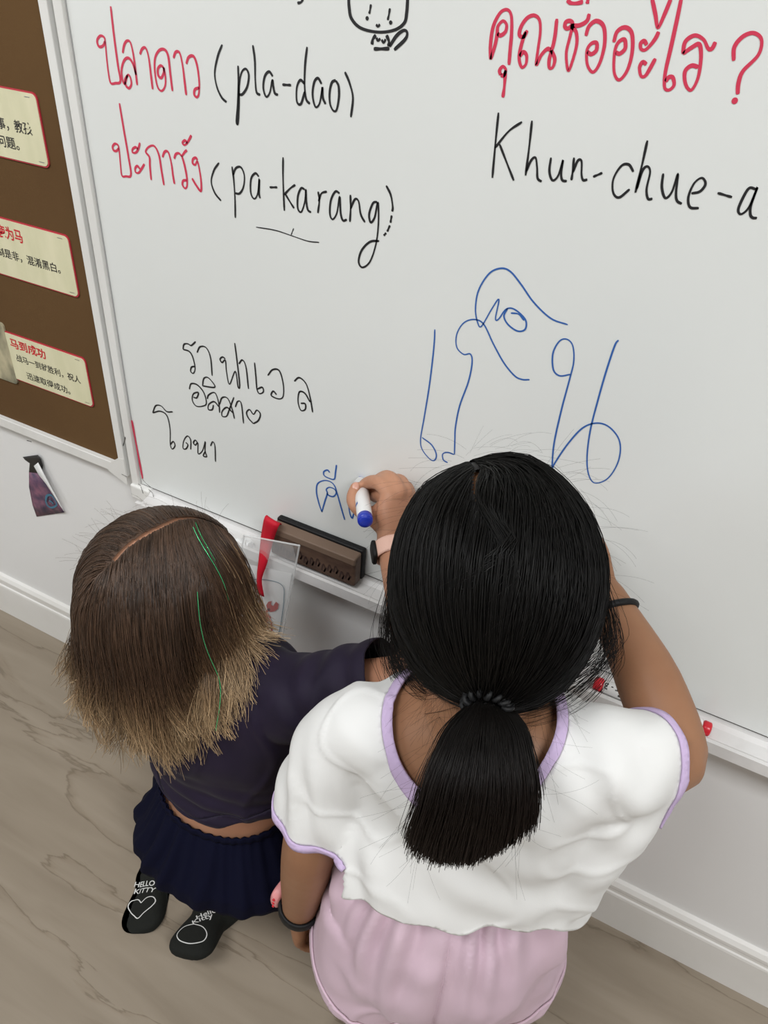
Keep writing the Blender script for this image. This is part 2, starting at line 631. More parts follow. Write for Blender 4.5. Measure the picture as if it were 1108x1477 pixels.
prof = [(YW - 0.0004, 0.519), (0.694, 0.519), (0.689, 0.514), (0.6685, 0.511), (0.6665, 0.5185), (0.664, 0.5195), (0.660, 0.5185), (0.659, 0.503), (0.664, 0.500), (YW - 0.0004, 0.500)]
V = []
for x in (-0.722, WBX1):
    V += [(x, y, z) for y, z in prof]
n = len(prof)
F = [(i, (i + 1) % n, n + (i + 1) % n, n + i) for i in range(n)] + [tuple(range(n))[::-1], tuple(range(n, 2 * n))]
link_mesh('pen_tray', np.array(V), F, M_tray, wb, False)
MB().box((-0.7605, 0.690, 0.494), (-0.722, YW - 0.0004, 0.5205), 0.003).build('corner_cap', M_frame, wb)
# dark gap under the panel painted as a line, scuffs at the corner
seam = ribbon_on([[(WBX0, 0.5212), (-0.3, 0.5212), (0.3, 0.5212), (1.9, 0.5212)]], 0.0011, YF - 0.0003)
seam.build('gap_line', M_scuff_gap, wb)
for q in px_strokes([[(204, 690), (210, 697), (217, 703)], [(203, 702), (206, 712)], [(214, 706), (220, 712), (221, 719)], [(175, 684), (183, 688)], [(199, 698), (203, 701)]], 0, 0, 1, 0.689):
    ribbon_on([q], 0.0011, 0.6895).build('scuff_mark', M_scuff_gap, wb)
# thin edge line and the red stripe along the left edge
ribbon_on([[(-0.7444, 0.545), (-0.7444, 0.9), (-0.7444, 1.3), (-0.7444, 1.66)]], 0.0014, YF - 0.0004).build('edge_seam', M_seam_grey, wb)
ribbon_on(px_strokes([[(190.5, 606), (194, 625), (199, 652), (206, 690)]], 0, 0, 1, YF), 0.0038, YF - 0.0006).build('red_ink_stripe', M_inkred, wb)

YI = YF - 0.0004
A = (0, 0, 2.77)
word_red1 = [
    [(420, 165), (413, 182), (399, 187), (391, 176), (390, 158), (402, 143), (416, 148), (421, 165), (427, 230), (434, 290), (443, 331), (462, 332), (482, 324), (472, 260), (456, 140), (443, 25)],
    [(491, 212), (497, 180), (508, 163), (522, 170), (534, 220), (542, 280), (549, 340)],
    [(545, 300), (532, 255), (515, 232), (498, 240), (487, 275), (490, 318), (500, 335), (511, 300), (521, 308), (526, 335), (517, 352), (505, 343), (500, 320), (511, 300)],
    [(560, 217), (569, 195), (583, 192), (595, 230), (604, 300), (611, 357)],
    [(655, 270), (643, 262), (632, 275), (633, 300), (645, 311), (655, 290), (655, 270), (662, 310), (660, 345), (646, 363), (630, 345), (620, 290), (620, 235), (636, 202), (658, 198), (673, 225), (682, 300), (690, 364)],
    [(694, 232), (703, 208), (719, 212), (731, 265), (739, 330), (745, 380)],
    [(745, 255), (755, 228), (775, 226), (789, 265), (797, 330), (795, 375), (787, 388), (777, 377), (780, 357), (797, 350)],
]
word_red2 = [
    [(475, 592), (466, 603), (455, 600), (451, 586), (460, 574), (472, 580), (477, 600), (482, 655), (488, 701), (504, 704), (524, 698), (513, 620), (495, 515), (478, 412)],
    [(552, 596), (543, 588), (531, 595), (530, 608), (542, 610), (552, 598), (560, 570)],
    [(560, 675), (550, 663), (541, 672), (543, 688), (555, 690), (566, 675), (578, 655)],
    [(605, 719), (600, 665), (598, 628), (583, 606), (596, 586), (618, 584), (636, 620), (646, 680), (656, 740)],
    [(650, 628), (659, 606), (673, 608), (685, 650), (692, 700), (698, 735)],
    [(697, 634), (703, 616), (716, 612), (727, 622), (740, 606), (748, 600)],
    [(727, 622), (737, 655), (747, 705), (748, 742), (740, 752), (730, 738), (733, 722), (747, 720)],
    [(750, 572), (740, 561), (730, 570), (737, 579), (748, 572), (758, 555), (765, 540)],
    [(790, 640), (783, 630), (772, 636), (771, 652), (781, 658), (790, 645), (800, 690), (805, 735), (803, 763), (786, 742), (768, 712)],
]
Bc = (300, 0, 2.77)
word_pladao = [
    [(58, 178), (40, 225), (28, 290), (36, 345), (55, 388), (75, 408)],
    [(121, 262), (123, 330), (120, 420), (115, 485), (121, 490), (125, 420), (126, 340), (135, 290), (152, 275), (164, 300), (158, 345), (140, 375), (124, 378)],
    [(180, 180), (188, 240), (190, 320), (195, 368), (210, 379)],
    [(260, 305), (245, 286), (228, 305), (222, 350), (233, 386), (248, 370), (258, 320), (262, 345), (268, 372), (281, 379)],
    [(298, 338), (333, 340)],
    [(397, 187), (389, 260), (387, 340), (393, 395), (408, 415)],
    [(387, 335), (370, 320), (356, 350), (356, 405), (372, 415), (388, 365)],
    [(455, 335), (440, 312), (425, 330), (419, 380), (430, 426), (446, 415), (456, 365), (458, 350), (460, 390), (471, 416)],
    [(512, 322), (523, 345), (524, 390), (515, 438), (502, 442), (489, 415), (487, 370), (496, 330), (512, 320)],
    [(548, 287), (566, 330), (580, 390), (572, 468)],
]
word_karang = [
    [(45, 650), (25, 680), (14, 725), (28, 770), (53, 802)],
    [(97, 665), (104, 720), (109, 800), (110, 870)],
    [(101, 700), (112, 672), (132, 668), (146, 700), (143, 745), (128, 772), (110, 772)],
    [(204, 705), (190, 692), (173, 715), (172, 770), (186, 794), (200, 772), (206, 715), (205, 770), (209, 792)],
    [(247, 748), (278, 748)],
    [(301, 628), (301, 720), (306, 842)],
    [(305, 778), (330, 752), (350, 738)],
    [(310, 775), (328, 805), (345, 832)],
    [(388, 757), (373, 752), (360, 785), (360, 833), (374, 846), (388, 805), (392, 757), (394, 805), (400, 838), (413, 848)],
    [(441, 765), (446, 800), (440, 851)],
    [(443, 805), (454, 773), (476, 765)],
    [(527, 772), (510, 765), (492, 800), (488, 853), (499, 876), (516, 850), (527, 785), (531, 850), (540, 880), (556, 877)],
    [(570, 778), (571, 830), (568, 886)],
    [(570, 835), (588, 796), (603, 805), (611, 855), (628, 888)],
    [(677, 806), (660, 812), (645, 855), (651, 888), (667, 868), (680, 808), (682, 890), (672, 975), (648, 1045), (618, 1068), (603, 1045), (615, 1000), (648, 966), (685, 962)],
    [(713, 741), (731, 778), (739, 825), (737, 845)], [(735, 860), (730, 890)], [(728, 900), (717, 925)], [(713, 930), (703, 941)],
]
underline = [[(193, 907), (270, 920), (340, 943), (400, 963), (445, 968)], [(333, 938), (343, 912)]]
doodle = [[(563, -14), (565, 30), (575, 75), (612, 112), (680, 128), (745, 120), (785, 92), (795, 50), (799, -14)],
          [(672, 140), (660, 156), (656, 178)], [(714, 140), (724, 165), (722, 185)],
          [(663, 195), (690, 195), (726, 194)], [(726, 186), (755, 142), (784, 121), (797, 132), (788, 158), (745, 199)]]
doodle_fine = [[(652, 17), (649, 38), (645, 55)], [(728, 33), (724, 58), (719, 80)], [(637, 73)], [(731, 90)],
               [(673, 97), (680, 106), (688, 97)], [(675, 150), (679, 163), (690, 154)], [(695, 158), (703, 171), (711, 156)]]
stray = [[(358, 12), (372, 9), (381, -4)], ]
Cc = (680, 0, 2.5888)
word_red3 = [
    [(72, 222), (72, 170), (82, 100), (108, 48), (135, 36), (150, 60), (151, 120), (146, 180), (141, 242)],
    [(73, 222), (90, 165), (97, 125), (100, 98), (118, 78), (132, 92), (128, 118), (110, 132), (98, 125)],
    [(110, 280), (106, 263), (118, 248), (129, 260), (122, 281), (110, 280)], [(128, 262), (124, 320), (118, 364)],
    [(210, 113), (196, 137), (180, 130), (186, 100), (208, 68), (235, 57), (255, 75), (258, 120), (250, 180), (243, 242), (262, 205), (285, 182), (300, 185), (312, 140), (320, 70)],
    [(203, 118), (188, 165), (179, 215), (188, 250), (204, 240), (207, 208), (195, 194), (181, 210)],
    [(300, 188), (291, 225), (292, 253), (305, 250), (312, 220), (300, 188)],
    [(378, 92), (362, 106), (350, 100), (354, 82), (370, 78), (379, 92), (368, 140), (355, 200), (362, 263), (378, 228), (394, 165), (392, 120), (376, 98), (405, 94), (432, 78), (441, 51)],
    [(358, 0), (372, 11), (395, 12), (418, 6)], [(433, 14), (437, -6)],
    [(428, 134), (440, 98), (468, 78), (495, 100), (498, 165), (480, 235), (455, 269), (434, 242), (432, 190), (448, 163), (468, 160), (467, 188), (448, 202), (434, 192)],
    [(532, 158), (545, 118), (575, 102), (600, 125), (601, 195), (583, 262), (553, 298), (534, 270), (535, 200), (548, 160), (572, 147), (575, 180), (555, 200), (540, 195)],
    [(656, 168), (646, 153), (633, 162), (634, 182), (650, 186), (672, 165), (690, 140), (700, 118)],
    [(655, 240), (640, 232), (629, 252), (634, 283), (650, 283), (668, 255), (688, 218)],
    [(675, -8), (688, 55), (697, 103), (717, 65), (747, -8)],
    [(785, -8), (768, 75), (745, 180), (725, 270), (722, 325), (738, 336), (757, 318), (753, 290), (738, 288), (726, 305)],
    [(790, 201), (800, 155), (835, 132), (868, 148), (885, 181), (900, 180), (912, 156)],
    [(790, 201), (825, 176), (852, 166), (858, 215), (847, 290), (822, 336), (801, 315), (798, 268), (822, 245), (848, 250)],
    [(980, 227), (983, 175), (1015, 136), (1055, 123), (1084, 148), (1072, 205), (1015, 265), (998, 310), (995, 352)], [(984, 376)],
]
word_khun = [
    [(102, 420), (91, 530), (79, 664)], [(190, 455), (140, 490), (88, 553)], [(106, 538), (132, 605), (159, 674)],
    [(227, 450), (217, 545), (203, 655)], [(206, 640), (223, 600), (240, 588), (246, 625), (248, 665), (263, 678)],
    [(298, 588), (292, 640), (304, 673), (325, 655), (343, 597), (336, 645), (340, 672), (357, 676)],
    [(384, 588), (379, 640), (374, 673)], [(379, 645), (398, 600), (412, 602), (412, 650), (418, 672), (434, 670)],
    [(455, 660), (490, 645)],
    [(606, 641), (588, 614), (560, 620), (531, 668), (530, 718), (552, 737), (592, 706)],
    [(658, 524), (638, 615), (613, 719)], [(618, 706), (638, 640), (657, 621), (668, 642), (655, 705), (660, 741), (677, 742)],
    [(717, 647), (712, 700), (725, 739), (750, 715), (772, 648), (765, 715), (768, 748), (786, 761)],
    [(822, 722), (855, 714), (875, 686), (861, 664), (832, 685), (811, 735), (817, 773), (850, 777)],
    [(920, 720), (974, 736)],
    [(1063, 706), (1037, 703), (1010, 748), (997, 785), (1009, 799), (1038, 772), (1069, 698), (1045, 765), (1042, 798), (1050, 812), (1067, 814)],
]
Dc = (180, 460, 2.518)
word_names1 = [
    [(212, 110), (216, 92), (230, 90), (242, 96), (258, 82)], [(212, 110), (235, 118), (248, 140), (256, 178), (250, 197), (240, 190), (243, 175), (255, 172)],
    [(263, 122), (274, 101), (296, 104), (312, 140), (318, 206)],
    [(366, 145), (356, 138), (347, 146), (354, 158), (366, 150), (370, 190), (381, 237), (402, 190), (412, 246), (418, 240), (410, 165), (400, 87)],
    [(415, 163), (428, 149), (441, 175), (450, 254)],
    [(472, 158), (477, 210), (481, 255), (490, 271), (504, 264), (500, 248), (483, 254)],
    [(520, 205), (538, 184), (562, 188), (576, 235), (576, 280), (560, 290), (533, 278), (540, 262), (552, 275)],
    [(616, 226), (635, 213), (660, 237), (675, 290), (683, 339)], [(674, 302), (655, 270), (635, 265), (630, 300), (640, 331), (656, 328), (656, 308), (640, 306)],
]
word_names2 = [
    [(235, 255), (242, 235), (265, 240), (288, 268), (297, 305), (285, 316), (260, 316), (246, 295), (250, 272), (268, 267), (262, 286), (250, 284)],
    [(300, 290), (306, 275), (328, 268), (342, 305), (345, 340)], [(342, 318), (325, 300), (306, 310), (304, 328), (318, 329), (323, 312)],
    [(283, 243), (288, 216), (305, 214), (328, 247), (283, 243)],
    [(345, 310), (354, 286), (374, 288), (390, 325), (399, 362)], [(392, 340), (372, 321), (355, 334), (354, 352), (370, 353), (380, 330), (397, 284)],
    [(402, 320), (411, 299), (424, 308), (432, 379)],
    [(468, 380), (450, 360), (443, 340), (454, 329), (468, 346), (480, 331), (493, 345), (486, 368), (468, 380)],
]
word_names3 = [
    [(102, 341), (113, 315), (133, 316), (153, 336), (175, 337)], [(102, 341), (130, 335), (154, 352), (165, 400), (166, 455), (173, 472), (183, 460), (177, 445), (166, 456)],
    [(222, 448), (230, 458), (222, 472), (212, 468), (215, 442), (228, 425), (240, 440), (240, 474)],
    [(265, 450), (257, 440), (250, 449), (257, 458), (266, 450), (267, 489), (283, 478), (293, 445), (292, 478), (298, 499), (286, 497), (292, 482)],
    [(312, 461), (320, 446), (328, 462), (330, 518)],
]
Fc = (430, 650, 5.276)
word_blue1 = [
    [(182, 466), (160, 400), (142, 320), (148, 255), (190, 228), (240, 232), (278, 265), (300, 330), (328, 430), (356, 526)],
    [(182, 466), (205, 385), (224, 325), (216, 295), (240, 278), (278, 292), (291, 322), (270, 348), (236, 340), (222, 322)],
    [(242, 165), (225, 147), (197, 160), (200, 188), (232, 207), (276, 216), (286, 165), (294, 107)],
    [(425, 476), (413, 512), (398, 485), (388, 430), (390, 370), (415, 290), (460, 235)],
    [(495, 240), (512, 213), (535, 206), (560, 216)],
]
Gc = (580, 370, 3.2588)
word_blue2 = [
    [(155, 342), (150, 430), (130, 600), (105, 755), (88, 855), (95, 905), (130, 950), (153, 957), (162, 930), (140, 885), (95, 850)],
    [(247, 930), (249, 860), (252, 800), (272, 700), (312, 590), (330, 500), (322, 458), (290, 459), (258, 425), (258, 365), (290, 312), (340, 295), (385, 318), (430, 410), (480, 500), (530, 560), (565, 577), (600, 578)],
    [(245, 930), (215, 920), (192, 928), (195, 955), (215, 968)],
]
word_blue3 = [
    [(780, 320), (700, 290), (620, 215), (560, 130), (510, 70), (465, 55), (410, 80), (360, 160), (346, 250), (358, 315), (375, 326), (420, 250), (456, 200), (440, 290), (455, 293), (490, 247), (530, 248), (580, 295), (580, 340), (545, 350), (500, 320), (480, 280), (497, 243)],
    [(512, 265), (548, 270), (575, 300)],
    [(793, 553), (742, 560), (712, 530), (710, 455), (740, 398), (775, 388), (803, 418), (808, 490), (790, 570), (750, 720), (715, 880), (705, 1000)],
    [(705, 1000), (722, 965), (780, 880), (850, 805), (920, 782), (980, 805), (1024, 870), (1018, 960), (970, 1040), (910, 1064), (880, 1030), (870, 950), (885, 820), (920, 680), (960, 540), (1000, 420), (1018, 392)],
]


def writing(name, st, cr, w, m, label):
    o = ribbon_on(px_strokes(st, *cr, YF), w, YI).build(name, m, wb)
    o['label'] = label


writing('thai_writing', word_red1, A, 0.0027, M_inkred, 'red Thai word, upper line at the left')
writing('thai_writing', word_red2, A, 0.0027, M_inkred, 'red Thai word, second line at the left')
writing('thai_writing', word_red3, Cc, 0.0029, M_inkred, 'red Thai question at the upper right')
writing('latin_writing', word_pladao, Bc, 0.0024, M_inkblack, 'black word in brackets, upper line')
writing('latin_writing', word_karang, Bc, 0.0023, M_inkblack, 'black word in brackets, second line')
writing('latin_writing', word_khun, Cc, 0.0021, M_inkblack, 'black hyphenated words at the upper right')
writing('underline_mark', underline, Bc, 0.0012, M_inkblack, 'thin black underline with a tick')
writing('face_doodle', doodle, Bc, 0.0029, M_inkblack, 'black outline of a round doodled head and body')
writing('face_doodle', doodle_fine, Bc, 0.0021, M_inkblack, 'black doodled eyes and mouth')
writing('latin_writing', stray, Bc, 0.0022, M_inkblack, 'cut-off black letter stroke')
writing('thai_writing', word_names1, Dc, 0.0022, M_inkblack, 'black Thai name, first of three')
writing('thai_writing', word_names2, Dc, 0.0022, M_inkblack, 'black Thai name with a heart')
writing('thai_writing', word_names3, Dc, 0.0022, M_inkblack, 'black Thai name, lowest of three')
writing('thai_writing', word_blue1, Fc, 0.0022, M_inkblue, 'blue Thai letters beside the writing hand')
writing('thai_writing', word_blue2, Gc, 0.0017, M_inkblue, 'large thin blue Thai letters')
writing('thai_writing', word_blue3, Gc, 0.0017, M_inkblue, 'large thin blue looped Thai letters')


# ------------------------------------------------------------------ pin board and its cards
pb = thing('pinboard', 'brown felt pinboard with white frame left of the whiteboard', 'notice board', (-1.3, YF, 0.53))
MB().box((-1.9, YF + 0.002, 0.545), (-0.780, YW - 0.0005, 1.655)).build('felt_panel', M_felt, pb)
MB().box((-0.7802, YF - 0.006, 0.528), (-0.7670, YW - 0.0004, 1.66), 0.0012).build('frame_strip', M_frame, pb)
MB().box((-1.9, YF - 0.006, 0.528), (-0.7802, YW - 0.0004, 0.5455), 0.0012).build('frame_strip', M_frame, pb)
MB().box((-1.9, YF - 0.006, 1.655), (-0.7802, YW - 0.0004, 1.67), 0.0012).build('frame_strip', M_frame, pb)
o = MB().box((-0.7672, YF + 0.003, 0.528), (-0.7590, YW - 0.0004, 1.66)).build('gap_strip', M_seam_grey, pb)  # fills the gap between the boards, its shadow put in as grey
mb = MB()
q = [(-0.805, 0.527), (-0.768, 0.513), (-0.768, 0.561), (-0.779, 0.5595), (-0.797, 0.5455)]
mb.add([(x, YF - 0.0066, z) for x, z in q] + [(x, YF - 0.0061, z) for x, z in q], [(0, 1, 2, 3, 4), (9, 8, 7, 6, 5)] + [(i, i + 5, (i + 1) % 5 + 5, (i + 1) % 5) for i in range(5)])
mb.build('corner_tape', M_frame, pb)
for q in px_strokes([[(39, 635), (43, 636), (46, 637)], [(178, 643), (180, 636), (181, 630)]], 0, 0, 1, YF - 0.006):
    ribbon_on([q], 0.0016, YF - 0.0067).build('scuff_mark', M_scuff_gap, pb)


def text_mesh(body, size, extra=0.0):
    c = bpy.data.curves.new('txt', 'FONT')
    c.body = body
    c.size = 1.0
    c.resolution_u = 3
    c.offset = extra
    o = bpy.data.objects.new('txt', c)
    C.objects.link(o)
    dg = bpy.context.evaluated_depsgraph_get()
    me = bpy.data.meshes.new_from_object(o.evaluated_get(dg))
    V = np.array([v.co[:] for v in me.vertices]) * size
    F = [tuple(p.vertices) for p in me.polygons]
    bpy.data.objects.remove(o)
    bpy.data.meshes.remove(me)
    return V, F


def wall_text(name, body, x0, zc, height, width, m, parent, Y, extra=0.0):
    """text on the plane y=Y fitted into a box starting at x0, centred on zc"""
    V, F = text_mesh(body, height * 1.1, extra)
    w = V[:, 0].max() - V[:, 0].min()
    V[:, 0] = (V[:, 0] - V[:, 0].min()) * (width / w) + x0
    V[:, 1] = V[:, 1] - 0.33 * height * 1.1 + zc
    return link_mesh(name, np.stack([V[:, 0], np.full(len(V), Y), V[:, 1]], 1), F, m, parent, False)


def rrect(x0, z0, x1, z1, r, n=6):
    pts = []
    for cx_, cz_, a0 in ((x1 - r, z1 - r, 0), (x0 + r, z1 - r, 90), (x0 + r, z0 + r, 180), (x1 - r, z0 + r, 270)):
        for i in range(n + 1):
            a = math.radians(a0 + 90 * i / n)
            pts.append((cx_ + r * math.cos(a), cz_ + r * math.sin(a)))
    return pts


def plate(pts, y0, y1):
    n = len(pts)
    V = [(x, y0, z) for x, z in pts] + [(x, y1, z) for x, z in pts]
    F = [tuple(range(n)), tuple(range(n, 2 * n))[::-1]] + [(i, n + i, n + (i + 1) % n, (i + 1) % n) for i in range(n)]
    return V, F


def idiom_card(x0, z0, x1, z1, label, lines):
    t = thing('poster_card', label, 'card', ((x0 + x1) / 2, YF, z0), 'idiom cards on the brown pinboard')
    MB().add(*plate(rrect(x0, z0, x1, z1, 0.008), YF + 0.0002, YF + 0.0019)).build('border', M_cardred, t)
    MB().add(*plate(rrect(x0 + 0.0015, z0 + 0.0018, x1 - 0.0015, z1 - 0.0018, 0.007), YF - 0.0006, YF + 0.0004)).build('card_face', M_card, t)
    for stp in ([(x1 - 0.020, z1 - 0.006), (x1 - 0.011, z1 - 0.006)], [(x1 - 0.016, z0 + 0.006), (x1 - 0.007, z0 + 0.006)]):
        ribbon_on([stp], 0.0009, YF - 0.0009).build('staple', M_steel, t)
    for body, x, z, h, w, m, e in lines:
        wall_text('printed_text', body, x, z, h, w, m, t, YF - 0.0009, e)


idiom_card(-1.075, 0.967, -0.816, 1.050, 'cream red-edged card, topmost on the pinboard, with two lines of black print',
           [('事，教孩', -0.893, 1.008, 0.0135, 0.059, M_black, 0.010), ('问题。', -0.899, 0.987, 0.0135, 0.037, M_black, 0.010)])
idiom_card(-1.065, 0.804, -0.806, 0.888, 'cream red-edged card, middle of the pinboard, with red heading and one black line',
           [('指鹿为马', -0.957, 0.868, 0.017, 0.064, M_redtext, 0.022), ('颠倒是非，混淆黑白。', -0.965, 0.838, 0.0125, 0.133, M_black, 0.010)])
idiom_card(-0.986, 0.631, -0.818, 0.712, 'cream red-edged card, lowest on the pinboard, with red heading and two black lines',
           [('马到成功', -0.972, 0.695, 0.0155, 0.073, M_redtext, 0.022), ('战马一到就胜利，祝人', -0.966, 0.672, 0.0118, 0.131, M_black, 0.008), ('迅速取得成功。', -0.952, 0.646, 0.0118, 0.090, M_black, 0.008)])
# picture beside the lowest card, mostly out of frame
t = thing('picture_card', 'dark green and cream picture card beside the lowest card, cut by the photo edge', 'picture', (-1.03, YF, 0.63))
M_pic = mat('horse_picture', (0.62, 0.55, 0.36), 0.4, 0.5, noise=((28, 28, 16), (0.05, 0.06, 0.045), 4))
MB().add(*plate(rrect(-1.085, 0.622, -0.979, 0.724, 0.006), YF - 0.0008, YF + 0.0019)).build('picture_print', M_pic, t)

# torn scrap of poster on the wall under the pin board: curls off along its right edge
M_torn = mat('torn_print', (0.26, 0.11, 0.17), 0.4, 0.5, noise=((70, 70, 70), (0.035, 0.03, 0.075), 3))
t = thing('torn_sticker', 'torn dark purple sticker peeling off the wall under the pinboard', 'sticker', (-0.96, YW, 0.38))
outl = [(36, 657), (46, 654), (57, 658), (66, 676), (80, 706), (93, 739), (84, 736), (72, 735), (60, 740), (53, 745), (47, 728), (42, 702), (41, 680), (43, 668)]


def wallpts(pts, Y):
    return [(P(x, y, Y)[0], P(x, y, Y)[2]) for x, y in pts]


bx, by = [p[0] for p in outl], [p[1] for p in outl]


def curled(rows, y_of):
    V, F = [], []
    k = 9
    for (xl, yl), (xr, yr) in rows:
        for j in range(k):
            u = j / (k - 1)
            p = P(xl + (xr - xl) * u, yl + (yr - yl) * u, YW - y_of(u))
            V.append(p)
    for i in range(len(rows) - 1):
        for j in range(k - 1):
            F.append((i * k + j, i * k + j + 1, (i + 1) * k + j + 1, (i + 1) * k + j))
    return np.array(V), F


def scrap(rows, name, m, y_of):
    o = link_mesh(name, *curled(rows, y_of), m, t)
    md = o.modifiers.new('thickness', 'SOLIDIFY')
    md.thickness = 0.0004


scrap([((42, 679), (60, 682)), ((42, 702), (71, 703)), ((47, 728), (83, 725)), ((53, 745), (93, 739))], 'print_side', M_torn, lambda u: 0.001 + 0.010 * max(0, u - 0.55) ** 1.5)
scrap([((33, 659), (55, 656)), ((36, 663), (59, 662)), ((43, 668), (62, 672)), ((42, 681), (60, 682))], 'black_tab', M_black, lambda u: 0.001 + 0.003 * u)
ribbon_on(px_strokes([[(66, 722), (68, 715), (74, 714), (79, 720), (82, 728), (75, 732), (69, 729), (66, 722)], [(71, 722), (75, 724), (77, 727)]], 0, 0, 1, YW - 0.004), 0.0042, YW - 0.0045).build('blue_swirl', mat('blue_print', (0.05, 0.17, 0.26), 0.4), t)
scrap([((49, 672), (55, 667)), ((56, 685), (66, 688)), ((66, 697), (79, 712)), ((82, 722), (93, 739))], 'curled_edge', M_paper, lambda u: 0.007 + 0.012 * u * (1.2 - u))

# ------------------------------------------------------------------ board eraser on the tray
er = thing('board_eraser', 'brown wooden board eraser with black felt standing on the tray against the whiteboard', 'eraser', (-0.413, 0.685, 0.52))
eL, eR = -0.484, -0.348
MB().box((eL, 0.6705, 0.5185), (eR, 0.6885, 0.5665), 0.004).build('wooden_body', M_wood, er)
MB().box((eL - 0.001, 0.689, 0.5185), (eR + 0.001, 0.6995, 0.570), 0.003).build('felt_pad', M_rubber, er)
MB().box((eL + 0.001, 0.6695, 0.556), (eR - 0.001, 0.6885, 0.5675), 0.002).build('lighter_edge', M_woodtop, er)
er_marks = []
for k in range(13):
    x = eL + 0.008 + k * 0.0095
    z = 0.535 + 0.003 * math.sin(k * 2.1)
    er_marks.append([(x, z - 0.006), (x + 0.003, z + 0.006), (x + 0.006, z - 0.001), (x + 0.004, z - 0.007), (x + 0.008, z + 0.002)])
ribbon_on(er_marks, 0.0024, 0.6702).build('worn_print', M_engrave, er)

# ------------------------------------------------------------------ markers


def marker(name, label, a, b_, m_cap, cap_len, m_end, end_len, r, group=None, tip=None):
    """marker from its cap end a to its back end b_"""
    a, b_ = np.asarray(a, float), np.asarray(b_, float)
    d = nrm(b_ - a)
    L = np.linalg.norm(b_ - a)
    t = thing(name, label, 'marker pen', (a + b_) / 2, group)

    def seg(nm, s0, s1, r0, r1, m, rounded=True):
        if rounded:
            ss = [s0, s0 + 0.0008, s0 + 0.002, s1 - 0.002, s1 - 0.0008, s1]
            rr = [r0 * 0.72, r0 * 0.92, r0, r1, r1 * 0.92, r1 * 0.72]
        else:
            ss, rr = [s0, s1], [r0, r1]
        V, F = tube([a + d * s for s in ss], rr, 28, caps=False)
        return link_mesh(nm, V, F, m, t)
    if tip:
        seg('nib', 0, 0.007, 0.0022, 0.0028, m_cap)
        seg('collar', 0.0065, cap_len, 0.0045, r * 0.72, M_whitepl)
    else:
        seg('cap', 0, cap_len, r * 0.93, r, m_cap)
    seg('barrel', cap_len, L - end_len, r, r, M_whitepl)
    seg('end_plug', L - end_len, L, r, r * 0.98, m_end)
    return t, d, L


mk, d, L = marker('whiteboard_marker', 'white marker with red cap and end lying on the tray behind the raised elbow', (-0.0185, 0.6755, 0.5215), (0.1185, 0.6755, 0.5215), M_redcap, 0.011, M_redcap, 0.010, 0.0085)
# printed label, upside down, following the barrel


def barrel_text(body, x0, x1, ang0, h, m, parent, axc, r, flip=True):
    V, F = text_mesh(body, 1.0, 0.012)
    V[:, 0] = (V[:, 0] - V[:, 0].min()) / (V[:, 0].max() - V[:, 0].min())
    v = (V[:, 1] - 0.35) * h
    u = V[:, 0]
    x = x1 - u * (x1 - x0) if flip else x0 + u * (x1 - x0)
    an = ang0 + (-v if flip else v) / r
    return link_mesh('printed_text', np.stack([x, axc[0] - np.cos(an) * (r + 0.0003), axc[1] + np.sin(an) * (r + 0.0003)], 1), F, m, parent, False)


barrel_text('Board Marker - B', -0.006, 0.058, 0.95, 0.011, M_black, mk, (0.6755, 0.5215), 0.0085)
V, F = [], []
for i in range(9):
    an = 0.15 + 0.28 * i / 8
    for x in (0.012, 0.06):
        V.append((x, 0.6755 - math.cos(an) * 0.0088, 0.5215 + math.sin(an) * 0.0088))
F = [(2 * i, 2 * i + 1, 2 * i + 3, 2 * i + 2) for i in range(8)]
link_mesh('label_bar', np.array(V), F, M_black, mk)

pen_tip, pen_end = P(519, 689, 0.6995), P(527, 752, 0.592)
bp, d, L = marker('whiteboard_marker', 'white marker with blue end held in the writing hand', pen_tip, pen_end, M_bluecap, 0.020, M_bluecap, 0.012, 0.0088, tip=True)
V, F = ell(pen_end, [nrm(np.cross(d, [0, 0, 1])) * 0.0066, nrm(np.cross(d, np.cross(d, [0, 0, 1]))) * 0.0066, d * 0.0016])
link_mesh('end_dome', V, F, M_bluecap, bp)
# blue printed band on the barrel
s0, s1 = L - 0.042, L - 0.036
V, F = tube([pen_tip + d * s0, pen_tip + d * s1], [0.00895, 0.00895], 28, caps=False)
link_mesh('printed_band', V, F[:-2][4:13], M_inkblue, bp)

# ------------------------------------------------------------------ card holder with red lanyard, crab card
ch = thing('card_holder', 'clear plastic card holder hung on a red lanyard from the eraser', 'card holder', (-0.49, 0.655, 0.35))
Yh = 0.654
c4 = [P(352, 772, Yh), P(432, 787, Yh), P(404, 938, Yh), P(330, 905, Yh)]


def quad_grid(c4, n=8, bow=0.0):
    V, F = [], []
    for i in range(n + 1):
        for j in range(n + 1):
            u, v = j / n, i / n
            p = (c4[0] * (1 - u) + c4[1] * u) * (1 - v) + (c4[3] * (1 - u) + c4[2] * u) * v
            p = p + np.array([0, -bow * math.sin(math.pi * u) * math.sin(math.pi * v), 0])
            V.append(p)
    for i in range(n):
        for j in range(n):
            a = i * (n + 1) + j
            F.append((a, a + 1, a + n + 2, a + n + 1))
    return np.array(V), F


for nm, bow in (('front_sleeve', 0.004), ('back_sleeve', -0.002)):
    o = link_mesh(nm, *quad_grid(c4, 8, bow), M_clear, ch)
for i in range(4):
    V, F = tube([c4[i], c4[(i + 1) % 4]], [0.0013, 0.0013], 8)
    link_mesh('welded_edge', V, F, M_clearedge, ch)
